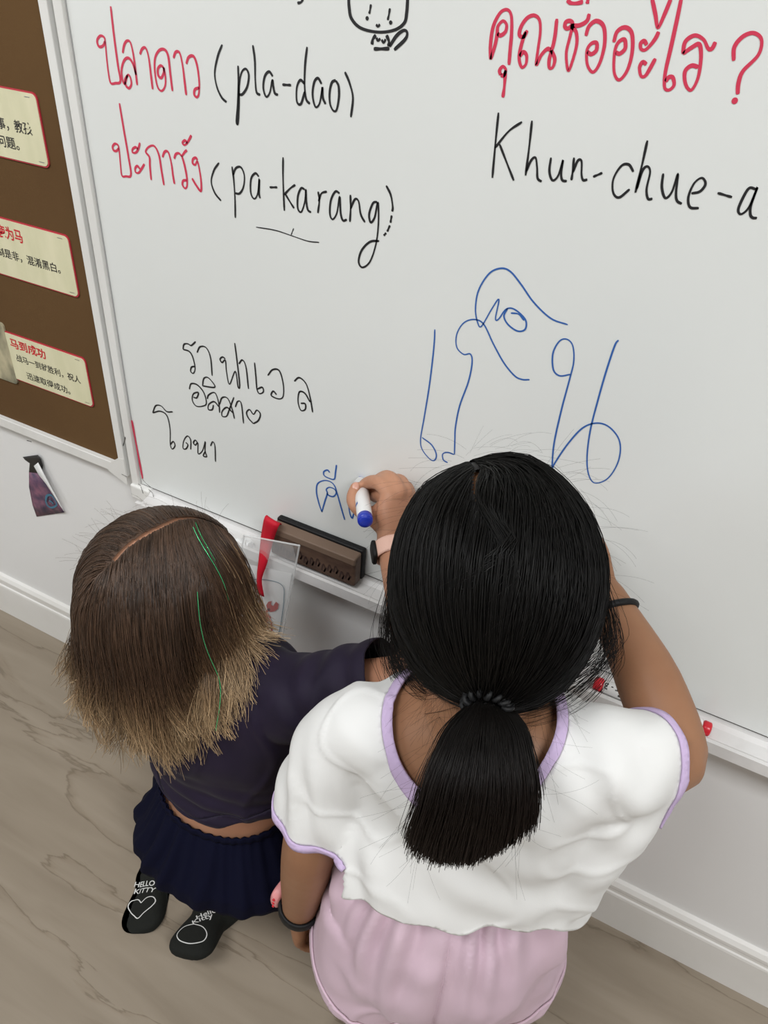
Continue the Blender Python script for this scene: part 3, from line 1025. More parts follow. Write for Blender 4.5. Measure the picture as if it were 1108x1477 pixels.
# lanyard: a folded ribbon over the eraser top and down to the holder
lan = np.array([P(397, 754, 0.690), P(392, 752, 0.664), P(385, 778, 0.662), P(379, 810, 0.650), P(374, 835, 0.645), P(376, 858, 0.644)])
wd = np.array([0.011, 0.0115, 0.0095, 0.0065, 0.0035, 0.0055])
pp = catmull(lan, 30)
ww = np.interp(np.linspace(0, 5, 30), range(6), wd)
V, F = [], []
side = nrm([0.95, 0.05, -0.25])
for k, (p, w) in enumerate(zip(pp, ww)):
    for s in (-1, -0.33, 0.33, 1):
        V.append(p + side * s * w + np.array([0, 0.0012 * abs(s) ** 2, 0]))
for i in range(29):
    for j in range(3):
        F.append((i * 4 + j, i * 4 + j + 1, i * 4 + j + 5, i * 4 + j + 4))
o = link_mesh('lanyard', np.array(V), F, M_ribbon, ch)
md = o.modifiers.new('thickness', 'SOLIDIFY')
md.thickness = 0.0014
# crab flashcard inside
fc = thing('flashcard', 'white flashcard with a red crab drawing inside the clear card holder', 'card', (-0.49, 0.6555, 0.36))
cc = [P(350, 812, Yh), P(421, 827, Yh), P(404, 920, Yh), P(332, 895, Yh)]
link_mesh('paper', *quad_grid(cc), M_paper, fc)
Yc = Yh - 0.0012
st = px_strokes([[(352, 836), (380, 836), (400, 840), (408, 846), (410, 855), (408, 880), (403, 910), (396, 917), (380, 916), (350, 908)]], 0, 0, 1, Yc)
ribbon_on(st, 0.0016, Yc).build('frame_line', M_cardline, fc)


def blob_px(pts, name, m, parent, Y):
    q = wallpts(pts, Y)
    MB().add([(x, Y, z) for x, z in q], [tuple(range(len(q)))]).build(name, m, parent)


sh = px_strokes([[(373, 886), (382, 884), (389, 878)], [(386, 890), (391, 897), (392, 911)], [(382, 892), (385, 900), (386, 909)], [(378, 893), (380, 900), (380, 910)], [(374, 893), (375, 900), (374, 906)], [(371, 880), (376, 868), (374, 862)]], 0, 0, 1, Yc)
mbc = ribbon_on(sh, 0.0034, Yc)
q = wallpts([(366, 898), (362, 888), (366, 880), (376, 879), (386, 884), (391, 891), (386, 897), (376, 899)], Yc)
mbc.add([(x, Yc, z) for x, z in q], [tuple(range(8))])
q = wallpts([(386, 880), (384, 873), (387, 868), (392, 867), (391, 872), (394, 874), (398, 868), (402, 871), (401, 878), (396, 882), (390, 883)], Yc)
mbc.add([(x, Yc, z) for x, z in q], [(0, 1, 2, 3, 4, 5), (0, 5, 6, 7, 8, 9, 10)])
mbc.build('crab_print', M_crab, fc)
ribbon_on(px_strokes([[(375, 866)]], 0, 0, 1, Yc), 0.004, Yc).build('crab_eye', M_black, fc)

# crumpled white scrap on the tray beside the face
V, F = ell(P(352, 789, 0.672) + np.array([0, 0, 0.004]), [[0.017, 0, 0], [0, 0.010, 0], [0, 0, 0.010]], 20, 12)
V = V + 0.004 * np.stack([soft_noise(V, 60, k) for k in (1, 2, 3)], 1)
o = link_mesh('crumpled_tissue', V, F, M_paper, smooth=False)
tag(o, 'small crumpled white tissue on the tray beside the long-haired child', 'tissue')


# ================================================================== people
def head_shapes(c, f, u, r, k=1.0):
    """cranium, jaw, cheeks, nose, chin, ears as overlapping solids; c is the cranium centre"""
    s = []
    E = lambda p, a, b_, d: s.append(ell(c + (r * p[0] + f * p[1] + u * p[2]) * k, [r * a * k, f * b_ * k, u * d * k]))
    E((0, 0, 0), 0.070, 0.086, 0.082)
    E((0, 0.030, -0.030), 0.060, 0.056, 0.068)
    E((0, 0.040, -0.062), 0.045, 0.042, 0.042)
    E((0, 0.066, -0.090), 0.018, 0.015, 0.013)
    for q in (-1, 1):
        E((0.034 * q, 0.055, -0.050), 0.026, 0.024, 0.026)
        E((0.071 * q, -0.005, -0.030), 0.008, 0.017, 0.026)
        E((0.062 * q, 0.008, -0.050), 0.010, 0.012, 0.012)
    s.append(tube([c + (f * 0.080 - u * 0.020) * k, c + (f * 0.089 - u * 0.038) * k, c + (f * 0.095 - u * 0.049) * k], [0.007 * k, 0.008 * k, 0.0095 * k], 12, n=8))
    for q in (-1, 1):
        E((0.009 * q, 0.086, -0.051), 0.006, 0.007, 0.005)
    E((0, 0.080, -0.068), 0.019, 0.009, 0.006)
    E((0, 0.078, -0.077), 0.016, 0.009, 0.006)
    E((0, 0.074, 0.005), 0.050, 0.016, 0.014)
    return s


def face_parts(c, f, u, r, parent, m_brow, k=1.0):
    for q in (-1, 1):
        p = c + (r * 0.030 * q + f * 0.0690 - u * 0.022) * k
        o = link_mesh('eye', *ell(p, [r * 0.0125 * k, f * 0.0105 * k, u * 0.0085 * k]), M_eyewhite, parent)
        link_mesh('iris', *ell(p + f * 0.0078 * k, [r * 0.0056 * k, f * 0.0034 * k, u * 0.0056 * k]), M_iris, o)
        pts = [c + (r * q * x + f * y + u * z) * k for x, y, z in ((0.014, 0.089, -0.004), (0.030, 0.085, 0.001), (0.046, 0.074, -0.004))]
        link_mesh('eyebrow', *tube(pts, [0.0022 * k, 0.0026 * k, 0.0014 * k], 8, n=10), m_brow, parent)
    pts = [c + (r * x + f * y - u * z) * k for x, y, z in ((-0.019, 0.082, 0.073), (0, 0.0895, 0.0725), (0.019, 0.082, 0.073))]
    link_mesh('lips', *tube(pts, [0.002 * k, 0.0048 * k, 0.002 * k], 10, n=12), M_lip, parent)


def generic_hand(w, d, nback, s, curl=0.5, k=1.0):
    """relaxed hand: wrist w, finger direction d, back-of-hand normal, thumb side s"""
    d, s = nrm(d), nrm(s)
    nb = nrm(np.cross(d, s))
    if np.dot(nb, nback) < 0:
        nb = -nb
    sh = [loft([(w, s * 0.018 * k, nb * 0.014 * k), (w + d * 0.022 * k, s * 0.022 * k, nb * 0.0135 * k), (w + d * 0.045 * k, s * 0.027 * k, nb * 0.012 * k), (w + d * 0.062 * k, s * 0.027 * k, nb * 0.0095 * k), (w + d * 0.069 * k, s * 0.023 * k, nb * 0.006 * k)], 24, n=14)]
    tips = []
    for i, (off, ln, bk) in enumerate(((0.021, 0.052, 0.062), (0.0075, 0.058, 0.065), (-0.0065, 0.053, 0.063), (-0.020, 0.042, 0.057))):
        p = w + (s * off + d * bk - nb * 0.001) * k
        pts, a = [p], 0.25 * curl + 0.05 * i
        for q in (0.42, 0.32, 0.26):
            dd = nrm(d * math.cos(a) - nb * math.sin(a) + s * off * 2.0)
            p = p + dd * ln * q * k
            pts.append(p)
            a += 0.75 * curl
        rr = 0.0072 * k if i < 3 else 0.0062 * k
        sh.append(tube(pts, [rr, rr * 0.97, rr * 0.9, rr * 0.74], 12, n=14))
        tips.append((pts[-1], nrm(pts[-1] - pts[-2]), rr))
    p0 = w + (d * 0.018 + s * 0.014 - nb * 0.004) * k
    pts = [p0, p0 + nrm(d * 0.6 + s * 0.65 - nb * 0.35) * 0.024 * k, p0 + nrm(d * 0.75 + s * 0.5 - nb * 0.45) * 0.045 * k, p0 + nrm(d * 0.88 + s * 0.35 - nb * 0.5) * 0.061 * k]
    sh.append(tube(pts, [0.011 * k, 0.0098 * k, 0.0082 * k, 0.0066 * k], 12, n=14))
    return sh


def limb(pts, rad, n=24):
    return tube(pts, rad, 22, n=n)


# ------------------------------------------------------------------ hair
def strands_mesh(paths, rad, shade, sides=3):
    """paths (N,n,3), rad (N,n) -> tube mesh with 'along' and 'shade' attributes"""
    N, n, _ = paths.shape
    T = np.gradient(paths, axis=1)
    T /= np.linalg.norm(T, axis=2)[..., None] + 1e-9
    ref = np.array([0.31, -0.55, 0.77])
    A = np.cross(T, ref)
    A /= np.linalg.norm(A, axis=2)[..., None] + 1e-9
    B = np.cross(T, A)
    th = np.linspace(0, 2 * np.pi, sides, endpoint=False)
    V = paths[:, :, None, :] + rad[:, :, None, None] * (np.cos(th)[None, None, :, None] * A[:, :, None, :] + np.sin(th)[None, None, :, None] * B[:, :, None, :])
    idx = np.arange(N * n * sides).reshape(N, n, sides)
    a, b_ = idx[:, :-1, :], idx[:, 1:, :]
    F = np.stack([a, np.roll(a, -1, 2), np.roll(b_, -1, 2), b_], -1).reshape(-1, 4)
    along = np.broadcast_to(np.linspace(0, 1, n)[None, :, None], (N, n, sides)).ravel()
    sh = np.broadcast_to(shade[:, None, None], (N, n, sides)).ravel()
    return V.reshape(-1, 3), F, along, sh


def clump(paths, n_clumps, amount, seed, power=1.5, ids=False):
    r = np.random.default_rng(seed)
    N, n, _ = paths.shape
    g = r.choice(N, n_clumps, replace=False)
    mid = n // 2
    key = np.concatenate([paths[:, 0], paths[:, mid]], 1)
    gk = key[g]
    own = np.empty(N, int)
    for i in range(0, N, 500):
        own[i:i + 500] = g[((key[i:i + 500, None, :] - gk[None]) ** 2).sum(2).argmin(1)]
    t = np.linspace(0, 1, n)[None, :, None] ** power * amount
    out = paths * (1 - t) + paths[own] * t
    return (out, own) if ids else out


def push_ellipsoid(p, c, ax, lay):
    """push points out of the ellipsoid with half-axis rows ax scaled by lay"""
    L = np.linalg.norm(ax, axis=1)
    U = ax / L[:, None]
    q = (p - c) @ U.T / (L[None] + lay[:, None])
    m = np.linalg.norm(q, axis=1)
    k = np.where(m < 1, 1 / np.maximum(m, 1e-6), 1.0)
    return c + (q * k[:, None] * (L[None] + lay[:, None])) @ U


def push_capsule(p, a, b_, rad):
    ab = b_ - a
    t = np.clip(((p - a) @ ab) / (ab @ ab), 0, 1)
    q = a + t[:, None] * ab
    d = p - q
    m = np.linalg.norm(d, axis=1)
    k = np.where(m < rad, rad / np.maximum(m, 1e-6), 1.0)
    return q + d * k[:, None]


def flyaways(seeds, n, ln, spread, seed, drift=(0, 0, 0)):
    r = np.random.default_rng(seed)
    N = len(seeds)
    out = np.empty((N, n, 3))
    d = np.array([nrm(x[1] + r.normal(size=3) * spread) for x in seeds])
    p = np.array([x[0] for x in seeds])
    bend = r.normal(size=(N, 3)) * 0.25
    for k in range(n):
        out[:, k] = p
        d = d + bend * 0.12 + np.asarray(drift) * 0.1
        d /= np.linalg.norm(d, axis=1)[:, None]
        p = p + d * (ln * r.uniform(0.8, 1.2, (N, 1)) / n)
    return out


# ------------------------------------------------------------------ long-haired child kneeling at the left, writing in blue
K = thing('person', 'kneeling child with loose brown blond-tipped hair in dark purple top and navy skirt', 'person', (-0.42, 0.46, 0))
kr, kf = nrm([0.985, 0.17, 0]), nrm([-0.17, 0.985, 0])
Z = np.array([0, 0, 1.0])
Kh = np.array([-0.468, 0.452, 0.644])
hf = nrm([0.55, 0.80, -0.25])
hu = nrm(np.array([0.10, 0.16, 1.0]) - hf * np.dot([0.10, 0.16, 1.0], hf))
hr = np.cross(hf, hu)
KSR, KSL = np.array([-0.314, 0.474, 0.517]), np.array([-0.522, 0.450, 0.502])
KER = P(600, 970, 0.505)
KWR = P(566, 782, 0.618)
K_rings = [(np.array([-0.428, 0.462, 0.140]), kr * 0.095, kf * 0.080), (np.array([-0.426, 0.462, 0.19]), kr * 0.112, kf * 0.092), (np.array([-0.415, 0.465, 0.25]), kr * 0.100, kf * 0.080),
           (np.array([-0.407, 0.466, 0.305]), kr * 0.090, kf * 0.070), (np.array([-0.405, 0.468, 0.37]), kr * 0.092, kf * 0.070), (np.array([-0.408, 0.470, 0.44]), kr * 0.099, kf * 0.074),
           (np.array([-0.415, 0.470, 0.50]), nrm([0.97, 0.1, 0.13]) * 0.098, kf * 0.066), (np.array([-0.420, 0.468, 0.535]), nrm([0.97, 0.1, 0.14]) * 0.068, kf * 0.050)]
sh = [loft(K_rings, 40, n=30)]
sh.append(tube([[-0.418, 0.466, 0.515], [-0.428, 0.464, 0.56], Kh + np.array([0.0, 0.0, -0.045])], [0.046, 0.037, 0.038], 20, n=10))
sh += head_shapes(Kh, hf, hu, hr, 0.97)
sh.append(limb([[-0.38, 0.47, 0.515], KSR, (KSR + KER) / 2 + [0, 0, -0.004], KER, (KER * 0.55 + KWR * 0.45) + [0.006, 0, 0.004], KWR], [0.040, 0.038, 0.031, 0.0275, 0.0255, 0.0185]))
KEL, KWL = np.array([-0.555, 0.500, 0.345]), np.array([-0.500, 0.625, 0.260])
sh.append(limb([[-0.46, 0.465, 0.49], KSL, (KSL + KEL) / 2, KEL, KEL * 0.55 + KWL * 0.45, KWL], [0.040, 0.037, 0.031, 0.0275, 0.0255, 0.0185]))
sh += generic_hand(KWL, [0.35, 0.45, -0.6], [-0.3, 0.5, 0.8], [0.9, 0.2, 0.3], 0.6, 0.82)
# writing hand
d_h = nrm(P(574, 712, 0.652) - KWR)
th_s = nrm(P(556, 716, 0.640) - P(592, 712, 0.676))
nb = nrm(np.cross(d_h, th_s))
if nb[1] > 0:
    nb = -nb
mc = P(574, 713, 0.654)
sh.append(loft([(KWR - d_h * 0.004, th_s * 0.0185, nb * 0.0155), (KWR * 0.7 + mc * 0.3, th_s * 0.022, nb * 0.0155), (KWR * 0.4 + mc * 0.6, th_s * 0.0265, nb * 0.0145), (KWR * 0.1 + mc * 0.9, th_s * 0.027, nb * 0.0125), (mc + d_h * 0.006, th_s * 0.022, nb * 0.008)], 28, n=18))
sh.append(ell(P(553, 738, 0.643), np.eye(3) * 0.0135))
sh.append(tube([P(566, 722, 0.650), P(552, 716, 0.660), P(540, 716, 0.672)], [0.011, 0.0095, 0.0075], 14, n=10))
K_fing = [
    ([P(563, 716, 0.640), P(550, 699, 0.650), P(536, 695, 0.662), P(524, 701, 0.674), P(519, 708, 0.680)], [0.0092, 0.0088, 0.0086, 0.0076, 0.0064]),
    ([P(576, 710, 0.650), P(566, 692, 0.662), P(555, 688, 0.674), P(540, 697, 0.686), P(534, 704, 0.688)], [0.0092, 0.0088, 0.0085, 0.0075, 0.0064]),
    ([P(586, 709, 0.662), P(578, 694, 0.676), P(568, 694, 0.684), P(556, 705, 0.690)], [0.0088, 0.0083, 0.0080, 0.0066]),
    ([P(592, 716, 0.672), P(587, 702, 0.684), P(578, 704, 0.689), P(570, 714, 0.691)], [0.0080, 0.0075, 0.0070, 0.0058]),
    ([P(556, 762, 0.626), P(540, 748, 0.630), P(519, 735, 0.634), P(509, 720, 0.642), P(513, 702, 0.654)], [0.0115, 0.0105, 0.0092, 0.0084, 0.0066]),
]
for pts, rad in K_fing:
    sh.append(tube(pts, rad, 14, n=20))
# legs: thighs forward and apart, shins folded back, sitting on the heels
kn = {}
for q, hip, knee, ank in ((-1, [-0.475, 0.475, 0.165], [-0.535, 0.618, 0.066], [-0.492, 0.440, 0.105]), (1, [-0.375, 0.485, 0.165], [-0.345, 0.628, 0.066], [-0.388, 0.445, 0.105])):
    hip, knee, ank = map(np.array, (hip, knee, ank))
    sh.append(limb([hip, (hip + knee) / 2 + [0, 0, 0.012], knee], [0.066, 0.058, 0.046]))
    sh.append(limb([knee, knee * 0.6 + ank * 0.4 + [0, 0, -0.004], ank], [0.044, 0.043, 0.029]))
Vb, Fb = fused(sh, 0.0024, 5)
link_mesh('body', Vb, Fb, M_skinK, K)
face_parts(Kh, hf, hu, hr, K, M_capK, 0.97)
for pts, off in ((K_fing[4][0], -0.0045), (K_fing[0][0], -0.0045)):
    a, b_ = np.array(pts[-2]), np.array(pts[-1])
    dd = nrm(b_ - a)
    out = nrm(np.array([0, 0, CAM_H]) - b_)
    out = nrm(out - dd * np.dot(out, dd))
    side = np.cross(dd, out)
    link_mesh('fingernail', *ell(b_ + out * 0.0052 - dd * 0.001, [side * 0.0042, dd * 0.0054, out * 0.0013], 16, 10), M_nail, K)

# feet in socks: soles up, toes to the floor
M_sock_prints = []
sock_objs = []
for q, heel, toe in ((-1, P(214, 1250, 0.415), P(196, 1332, 0.338)), (1, P(306, 1290, 0.418), P(268, 1362, 0.338))):
    dd = nrm(toe - heel)
    nn = nrm(np.array([0.02, -0.72, 0.70]) - dd * np.dot([0.02, -0.72, 0.70], dd))
    sd = np.cross(dd, nn)
    ank = np.array([-0.492, 0.440, 0.105]) if q < 0 else np.array([-0.388, 0.445, 0.105])
    ank = heel - nn * 0.035 + dd * 0.004
    shin = ank + nrm([(-0.535 if q < 0 else -0.345) - ank[0], 0.62 - ank[1], 0.07 - ank[2]]) * 0.09
    L = np.linalg.norm(toe - heel)
    ring = lambda s, w, h, lift: (heel + dd * L * s - nn * (h + lift), sd * w, nn * h)
    shp = [loft([ring(-0.10, 0.012, 0.010, 0.010), ring(-0.06, 0.022, 0.020, 0.004), ring(0.10, 0.0275, 0.026, 0.0), ring(0.35, 0.027, 0.025, 0.003), ring(0.62, 0.0315, 0.0215, 0.0), ring(0.85, 0.0345, 0.017, 0.0), ring(1.0, 0.031, 0.0135, 0.001), ring(1.09, 0.023, 0.0095, 0.004), ring(1.12, 0.012, 0.005, 0.007)], 30, e=2.4, n=40),
           tube([heel - nn * 0.028 + dd * 0.02, ank, shin], [0.027, 0.031, 0.036], 22, n=14)]
    V, F = fused(shp, 0.003, 6)
    N = vnormals(V, F)
    V = V + N * (0.0012 * soft_noise(V, 14, 5 + q) * np.clip((0.35 - (V - heel) @ dd / L), 0, 1))[:, None]
    V[:, 2] = np.maximum(V[:, 2], 0.0015)
    so = link_mesh('sock', V, F, M_sock, K)
    bv = BVHTree.FromPolygons([tuple(v) for v in V], [tuple(map(int, f)) for f in F])

    def on_sock(pts2, lift=0.0007):
        """pts2: (across, along 0..1) -> on the sole"""
        out = []
        for x, s in pts2:
            o0 = heel + dd * L * s - sd * x + nn * 0.05
            h = bv.ray_cast(Vector(o0), Vector(-nn))
            p = np.array(h[0]) if h[0] is not None else o0 - nn * 0.05
            out.append(p + nn * lift)
        return np.array(out)

    def sock_lines(name, strokes, w):
        mb = MB()
        for s in strokes:
            p2 = catmull(np.asarray(s, float), max(2, (len(s) - 1) * 6 + 1))
            t = np.gradient(p2 * [1, L], axis=0)
            t /= np.linalg.norm(t, axis=1)[:, None] + 1e-9
            n2 = np.stack([-t[:, 1], t[:, 0] / L], 1) * w / 2
            a, b2 = on_sock(p2 + n2), on_sock(p2 - n2)
            k = len(a)
            mb.add(list(a) + list(b2), [(i, i + 1, k + i + 1, k + i) for i in range(k - 1)])
        return mb.build(name, M_white, so)

    def sock_text(body, s_mid, h, width, rot=0.0, xo=0.0):
        V2, F2 = text_mesh(body, 1.0, 0.012)
        V2[:, 0] = (V2[:, 0] - V2[:, 0].mean()) / np.ptp(V2[:, 0]) * width
        V2[:, 1] = (V2[:, 1] - 0.35) * h * 1.35
        c_, s_ = math.cos(rot), math.sin(rot)
        x = V2[:, 0] * c_ - V2[:, 1] * s_ + xo
        y = V2[:, 0] * s_ + V2[:, 1] * c_
        return link_mesh('printed_text', on_sock(np.stack([x, s_mid - y / L], 1)), F2, M_white, so, False)
    if q < 0:
        sock_text('HELLO', 0.30, 0.0085, 0.034, -0.10)
        sock_text('KITTY', 0.42, 0.0085, 0.036, -0.10)
        sock_lines('heart_print', [[(0.002, 0.66), (-0.006, 0.58), (-0.017, 0.57), (-0.021, 0.66), (-0.016, 0.76), (-0.006, 0.86), (0.002, 0.92), (0.010, 0.85), (0.020, 0.76), (0.024, 0.66), (0.019, 0.58), (0.010, 0.58), (0.002, 0.66)]], 0.0014)
    else:
        sock_text('Hello', 0.34, 0.0085, 0.030, 0.75, 0.006)
        sock_text('Kitty', 0.47, 0.0085, 0.030, 0.75, 0.004)
        sock_lines('loop_print', [[(-0.004, 0.62), (-0.018, 0.70), (-0.022, 0.84), (-0.012, 0.95), (0.006, 0.97), (0.021, 0.88), (0.022, 0.74), (0.012, 0.64), (-0.004, 0.62)]], 0.0013)
    sock_objs.append(so)

# skirt: elastic waist, gathered cloth falling over the seat to a tucked hem
V, F = [], []
nu, nv = 220, 34
prof_s = [(0.00, 0.095, 0.078, 0.302), (0.06, 0.0975, 0.081, 0.290), (0.12, 0.104, 0.089, 0.275), (0.30, 0.122, 0.108, 0.232), (0.50, 0.140, 0.120, 0.200), (0.70, 0.146, 0.122, 0.172), (0.85, 0.142, 0.117, 0.152), (0.95, 0.133, 0.106, 0.140), (1.0, 0.122, 0.094, 0.140)]
pa = np.array(prof_s)
tt = np.linspace(0, 1, nv)
for t_ in tt:
    a, b_, z = (np.interp(t_, pa[:, 0], pa[:, k]) for k in (1, 2, 3))
    cx_, cy_ = np.array([-0.414, 0.466]) + np.array([-0.006, 0.004]) * t_
    for j in range(nu):
        an = 2 * math.pi * j / nu
        g = 0.0016 * math.sin(an * 46 + 2 * math.sin(an * 5)) * (1 - t_) ** 1.5 + (0.0055 * math.sin(an * 17 + 1.5 * math.sin(an * 3) + 2.5 * t_) + 0.0035 * math.sin(an * 29 + 3 * t_ + math.sin(an * 4))) * min(1, t_ * 2.6) * (1 - 0.72 * t_)
        if t_ < 0.03:
            g += 0.001
        ca, sa = math.cos(an), math.sin(an)
        ca, sa = math.copysign(abs(ca) ** 0.9, ca), math.copysign(abs(sa) ** 0.9, sa)
        dir_ = kr * ca * (a + g) + kf * sa * (b_ + g)
        zz = z + 0.006 * math.sin(an * 9 + 1) * t_ * (1 - t_) * 2 + 0.016 * sa * (1 - t_) - 0.000
        V.append([cx_ + dir_[0], min(cy_ + dir_[1], YF - 0.03), max(zz, 0.004)])
for i in range(nv - 1):
    for j in range(nu):
        k = (j + 1) % nu
        F.append((i * nu + j, (i + 1) * nu + j, (i + 1) * nu + k, i * nu + k))
sk = link_mesh('skirt', np.array(V), F, M_skirt, K)
md = sk.modifiers.new('thickness', 'SOLIDIFY')
md.thickness = 0.002
V, F = [], []
for i, (s, dz) in enumerate(((1.012, -0.004), (1.03, 0.001), (1.03, 0.007), (1.012, 0.011))):
    for j in range(nu):
        an = 2 * math.pi * j / nu
        ca, sa = math.cos(an), math.sin(an)
        ca, sa = math.copysign(abs(ca) ** 0.9, ca), math.copysign(abs(sa) ** 0.9, sa)
        g = 0.0010 * math.sin(an * 46 + 2 * math.sin(an * 5))
        p = np.array([-0.414, 0.466, 0.295 + dz + 0.016 * sa]) + kr * ca * (0.0965 * s + g) + kf * sa * (0.0795 * s + g)
        V.append(p)
for i in range(3):
    for j in range(nu):
        k = (j + 1) % nu
        F.append((i * nu + j, i * nu + k, (i + 1) * nu + k, (i + 1) * nu + j))
o = link_mesh('waistband', np.array(V), F, M_skirt, sk)
o.modifiers.new('thickness', 'SOLIDIFY').thickness = 0.0015

# cropped dark top, ridden up at the back
def grow(rings, ga, gb):
    return [(c, a * (1 + ga / np.linalg.norm(a)), b2 * (1 + gb / np.linalg.norm(b2))) for c, a, b2 in rings]


sl_end = KER * 0.78 + KSR * 0.22
sh = [loft(grow(K_rings[2:], 0.013, 0.011), 40, n=28)]
sh.append(tube([[-0.37, 0.468, 0.515], KSR + [0, 0, 0.002], KSR * 0.45 + KER * 0.55 + [0, 0, -0.004], KER + (KER - KSR) * 0.05], [0.050, 0.049, 0.044, 0.041], 26, n=20))
sl_endL = KSL * 0.35 + KEL * 0.65
sh.append(tube([[-0.46, 0.465, 0.488], KSL, sl_endL, KEL], [0.050, 0.048, 0.043, 0.041], 26, n=20))
V, F = fused(sh, 0.0034, 8)
N = vnormals(V, F)
dsp = 0.0030 * soft_noise(V, 6.5, 3) + 0.0016 * soft_noise(V, 15, 8) + 0.0026 * crease(V, 5, 9)
ax = nrm(KER - KSR)
s_ = (V - KSR) @ ax
arm = np.clip(s_ / 0.03, 0, 1) * (np.linalg.norm(np.cross(V - KSR, ax), axis=1) < 0.065)
dsp += 0.0016 * arm * wave(V, ax + 0.9 * Z, 30, 0.4, 0.25) + 0.002 * arm * soft_noise(V, 11, 41)
low = np.clip((0.42 - V[:, 2]) / 0.08, 0, 1)
dsp += 0.0035 * low * wave(V, [0.12, 0.1, 1.0], 34, 0.5, 0.05, 12) + 0.004 * low
V = V + N * dsp[:, None]
hem = lambda V: (0.326 + 0.030 * np.abs((V[:, 0] + 0.405) / 0.1) ** 1.7 - 0.005 * np.sin(V[:, 0] * 40) - 0.05 * np.clip((V[:, 1] - 0.47) / 0.08, 0, 1)) - V[:, 2]
V, F, _ = clip(V, F, hem(V))
neck = lambda V: 0.058 - np.linalg.norm(V - np.array([-0.432, 0.480, 0.572]), axis=1)
V, F, _ = clip(V, F, neck(V))
cufR = lambda V: np.where(np.linalg.norm(np.cross(V - KSR, nrm(KER - KSR)), axis=1) < 0.075, (V - sl_end) @ nrm(KER - KSR), -1)
V, F, _ = clip(V, F, cufR(V))
cufL = lambda V: np.where(np.linalg.norm(np.cross(V - KSL, nrm(KEL - KSL)), axis=1) < 0.062, np.where(V[:, 0] < -0.49, (V - sl_endL) @ nrm(KEL - KSL), -1), -1)
V, F, _ = clip(V, F, cufL(V))
# turned hem and sleeve edge as strips of their own
V, F, Fh = clip(V, F, hem(V) + 0.016)
top = cloth_obj('t_shirt', V, F, M_navy, K)
Vh = V + vnormals(V, np.vstack([F, Fh])) * 0.0014
cloth_obj('hem_band', Vh, Fh, M_navy, top)

# hair
ha = np.array([hr * 0.0700, hf * 0.0860, hu * 0.0815])
hc = Kh + hu * 0.002
N_h = 14000


def part_line(pix, hc, ha, extra):
    """points of a hair parting, found on the head under the given photo points, in head coordinates"""
    L = np.linalg.norm(ha, axis=1) + 0.004
    U = ha / np.linalg.norm(ha, axis=1)[:, None]
    out = []
    for x_, y_ in pix:
        dq, oq = U @ nrm(R @ np.array([x_ - CX, y_ - CY, FPX])) / L, U @ (np.array([0, 0, CAM_H]) - hc) / L
        bq, cq, aq = oq @ dq, oq @ oq - 1, dq @ dq
        disc = bq * bq - aq * cq
        if disc > 0:
            out.append((oq + dq * (-bq - math.sqrt(disc)) / aq)[:2])
    return catmull(np.array(extra + out), 60)


def near_line(q, line, w):
    d_ = np.full(len(q), 9.0)
    for a in line:
        d_ = np.minimum(d_, np.hypot(q[:, 0] - a[0], q[:, 1] - a[1]))
    return (d_ < w) & (q[:, 2] > 0)


plK = part_line([(262, 742), (232, 754), (205, 768), (180, 785), (163, 803)], hc, ha, [np.array([-0.06, 0.62]), np.array([-0.05, 0.30])])
r_ = np.random.default_rng(5)
roots = []
while len(roots) < N_h:
    q = r_.normal(size=(4000, 3))
    q /= np.linalg.norm(q, axis=1)[:, None]
    x, y, z = q.T
    front = (y > 0.46) & (z < 0.66)
    side = ((x > 0.32) & (y > -0.10) & (z < 0.52)) | ((x < -0.35) & (y > 0.28) & (z < 0.30))
    ok = ~front & ~side & (z > np.where(y < -0.2, -0.62, -0.28))
    # the part: a bare line from the crown to the forehead
    part = near_line(q, plK, 0.034)
    ok &= ~part
    roots += list(q[ok])
roots = np.array(roots[:N_h])
layer = r_.uniform(0.0005, 0.0095, N_h) * (0.35 + 0.65 * np.clip(1.0 - roots[:, 2], 0, 1))
p = hc + roots @ ha
out_n = roots @ np.array([hr, hf, hu])
sx = np.where(roots[:, 0] > np.interp(roots[:, 1], plK[::-1, 1], plK[::-1, 0]), 1.0, -1.0)
behind = np.clip((plK[-1, 1] - roots[:, 1]) / 0.15, 0, 1)
sx = sx * (1 - behind) + behind * np.clip((roots[:, 0] - plK[-1, 0]) / 0.35, -1, 1)
away = sx[:, None] * hr[None] * 1.0 - hf[None] * (0.30 + 0.20 * np.abs(roots[:, 1:2])) - hu[None] * 0.1
d0 = away + out_n * 0.02
d0 /= np.linalg.norm(d0, axis=1)[:, None]
steps = 30
LEN = 0.262 + r_.normal(0, 0.014, N_h) + 0.016 * np.clip(roots[:, 2], 0, 1)
low_root = np.clip(0.55 - roots[:, 2], 0, 1.2)
LEN -= 0.105 * low_root + 0.022 + 0.022 * np.clip(roots[:, 1], 0, 1)
rightness = out_n @ nrm([0.88, 0.46, 0.06])
LEN -= 0.030 * np.clip(rightness, 0, 1) + 0.15 * np.clip(rightness - 0.45, 0, 1)
paths = np.empty((N_h, steps, 3))
d = d0.copy()
jit = r_.normal(0, 1, (N_h, 3))
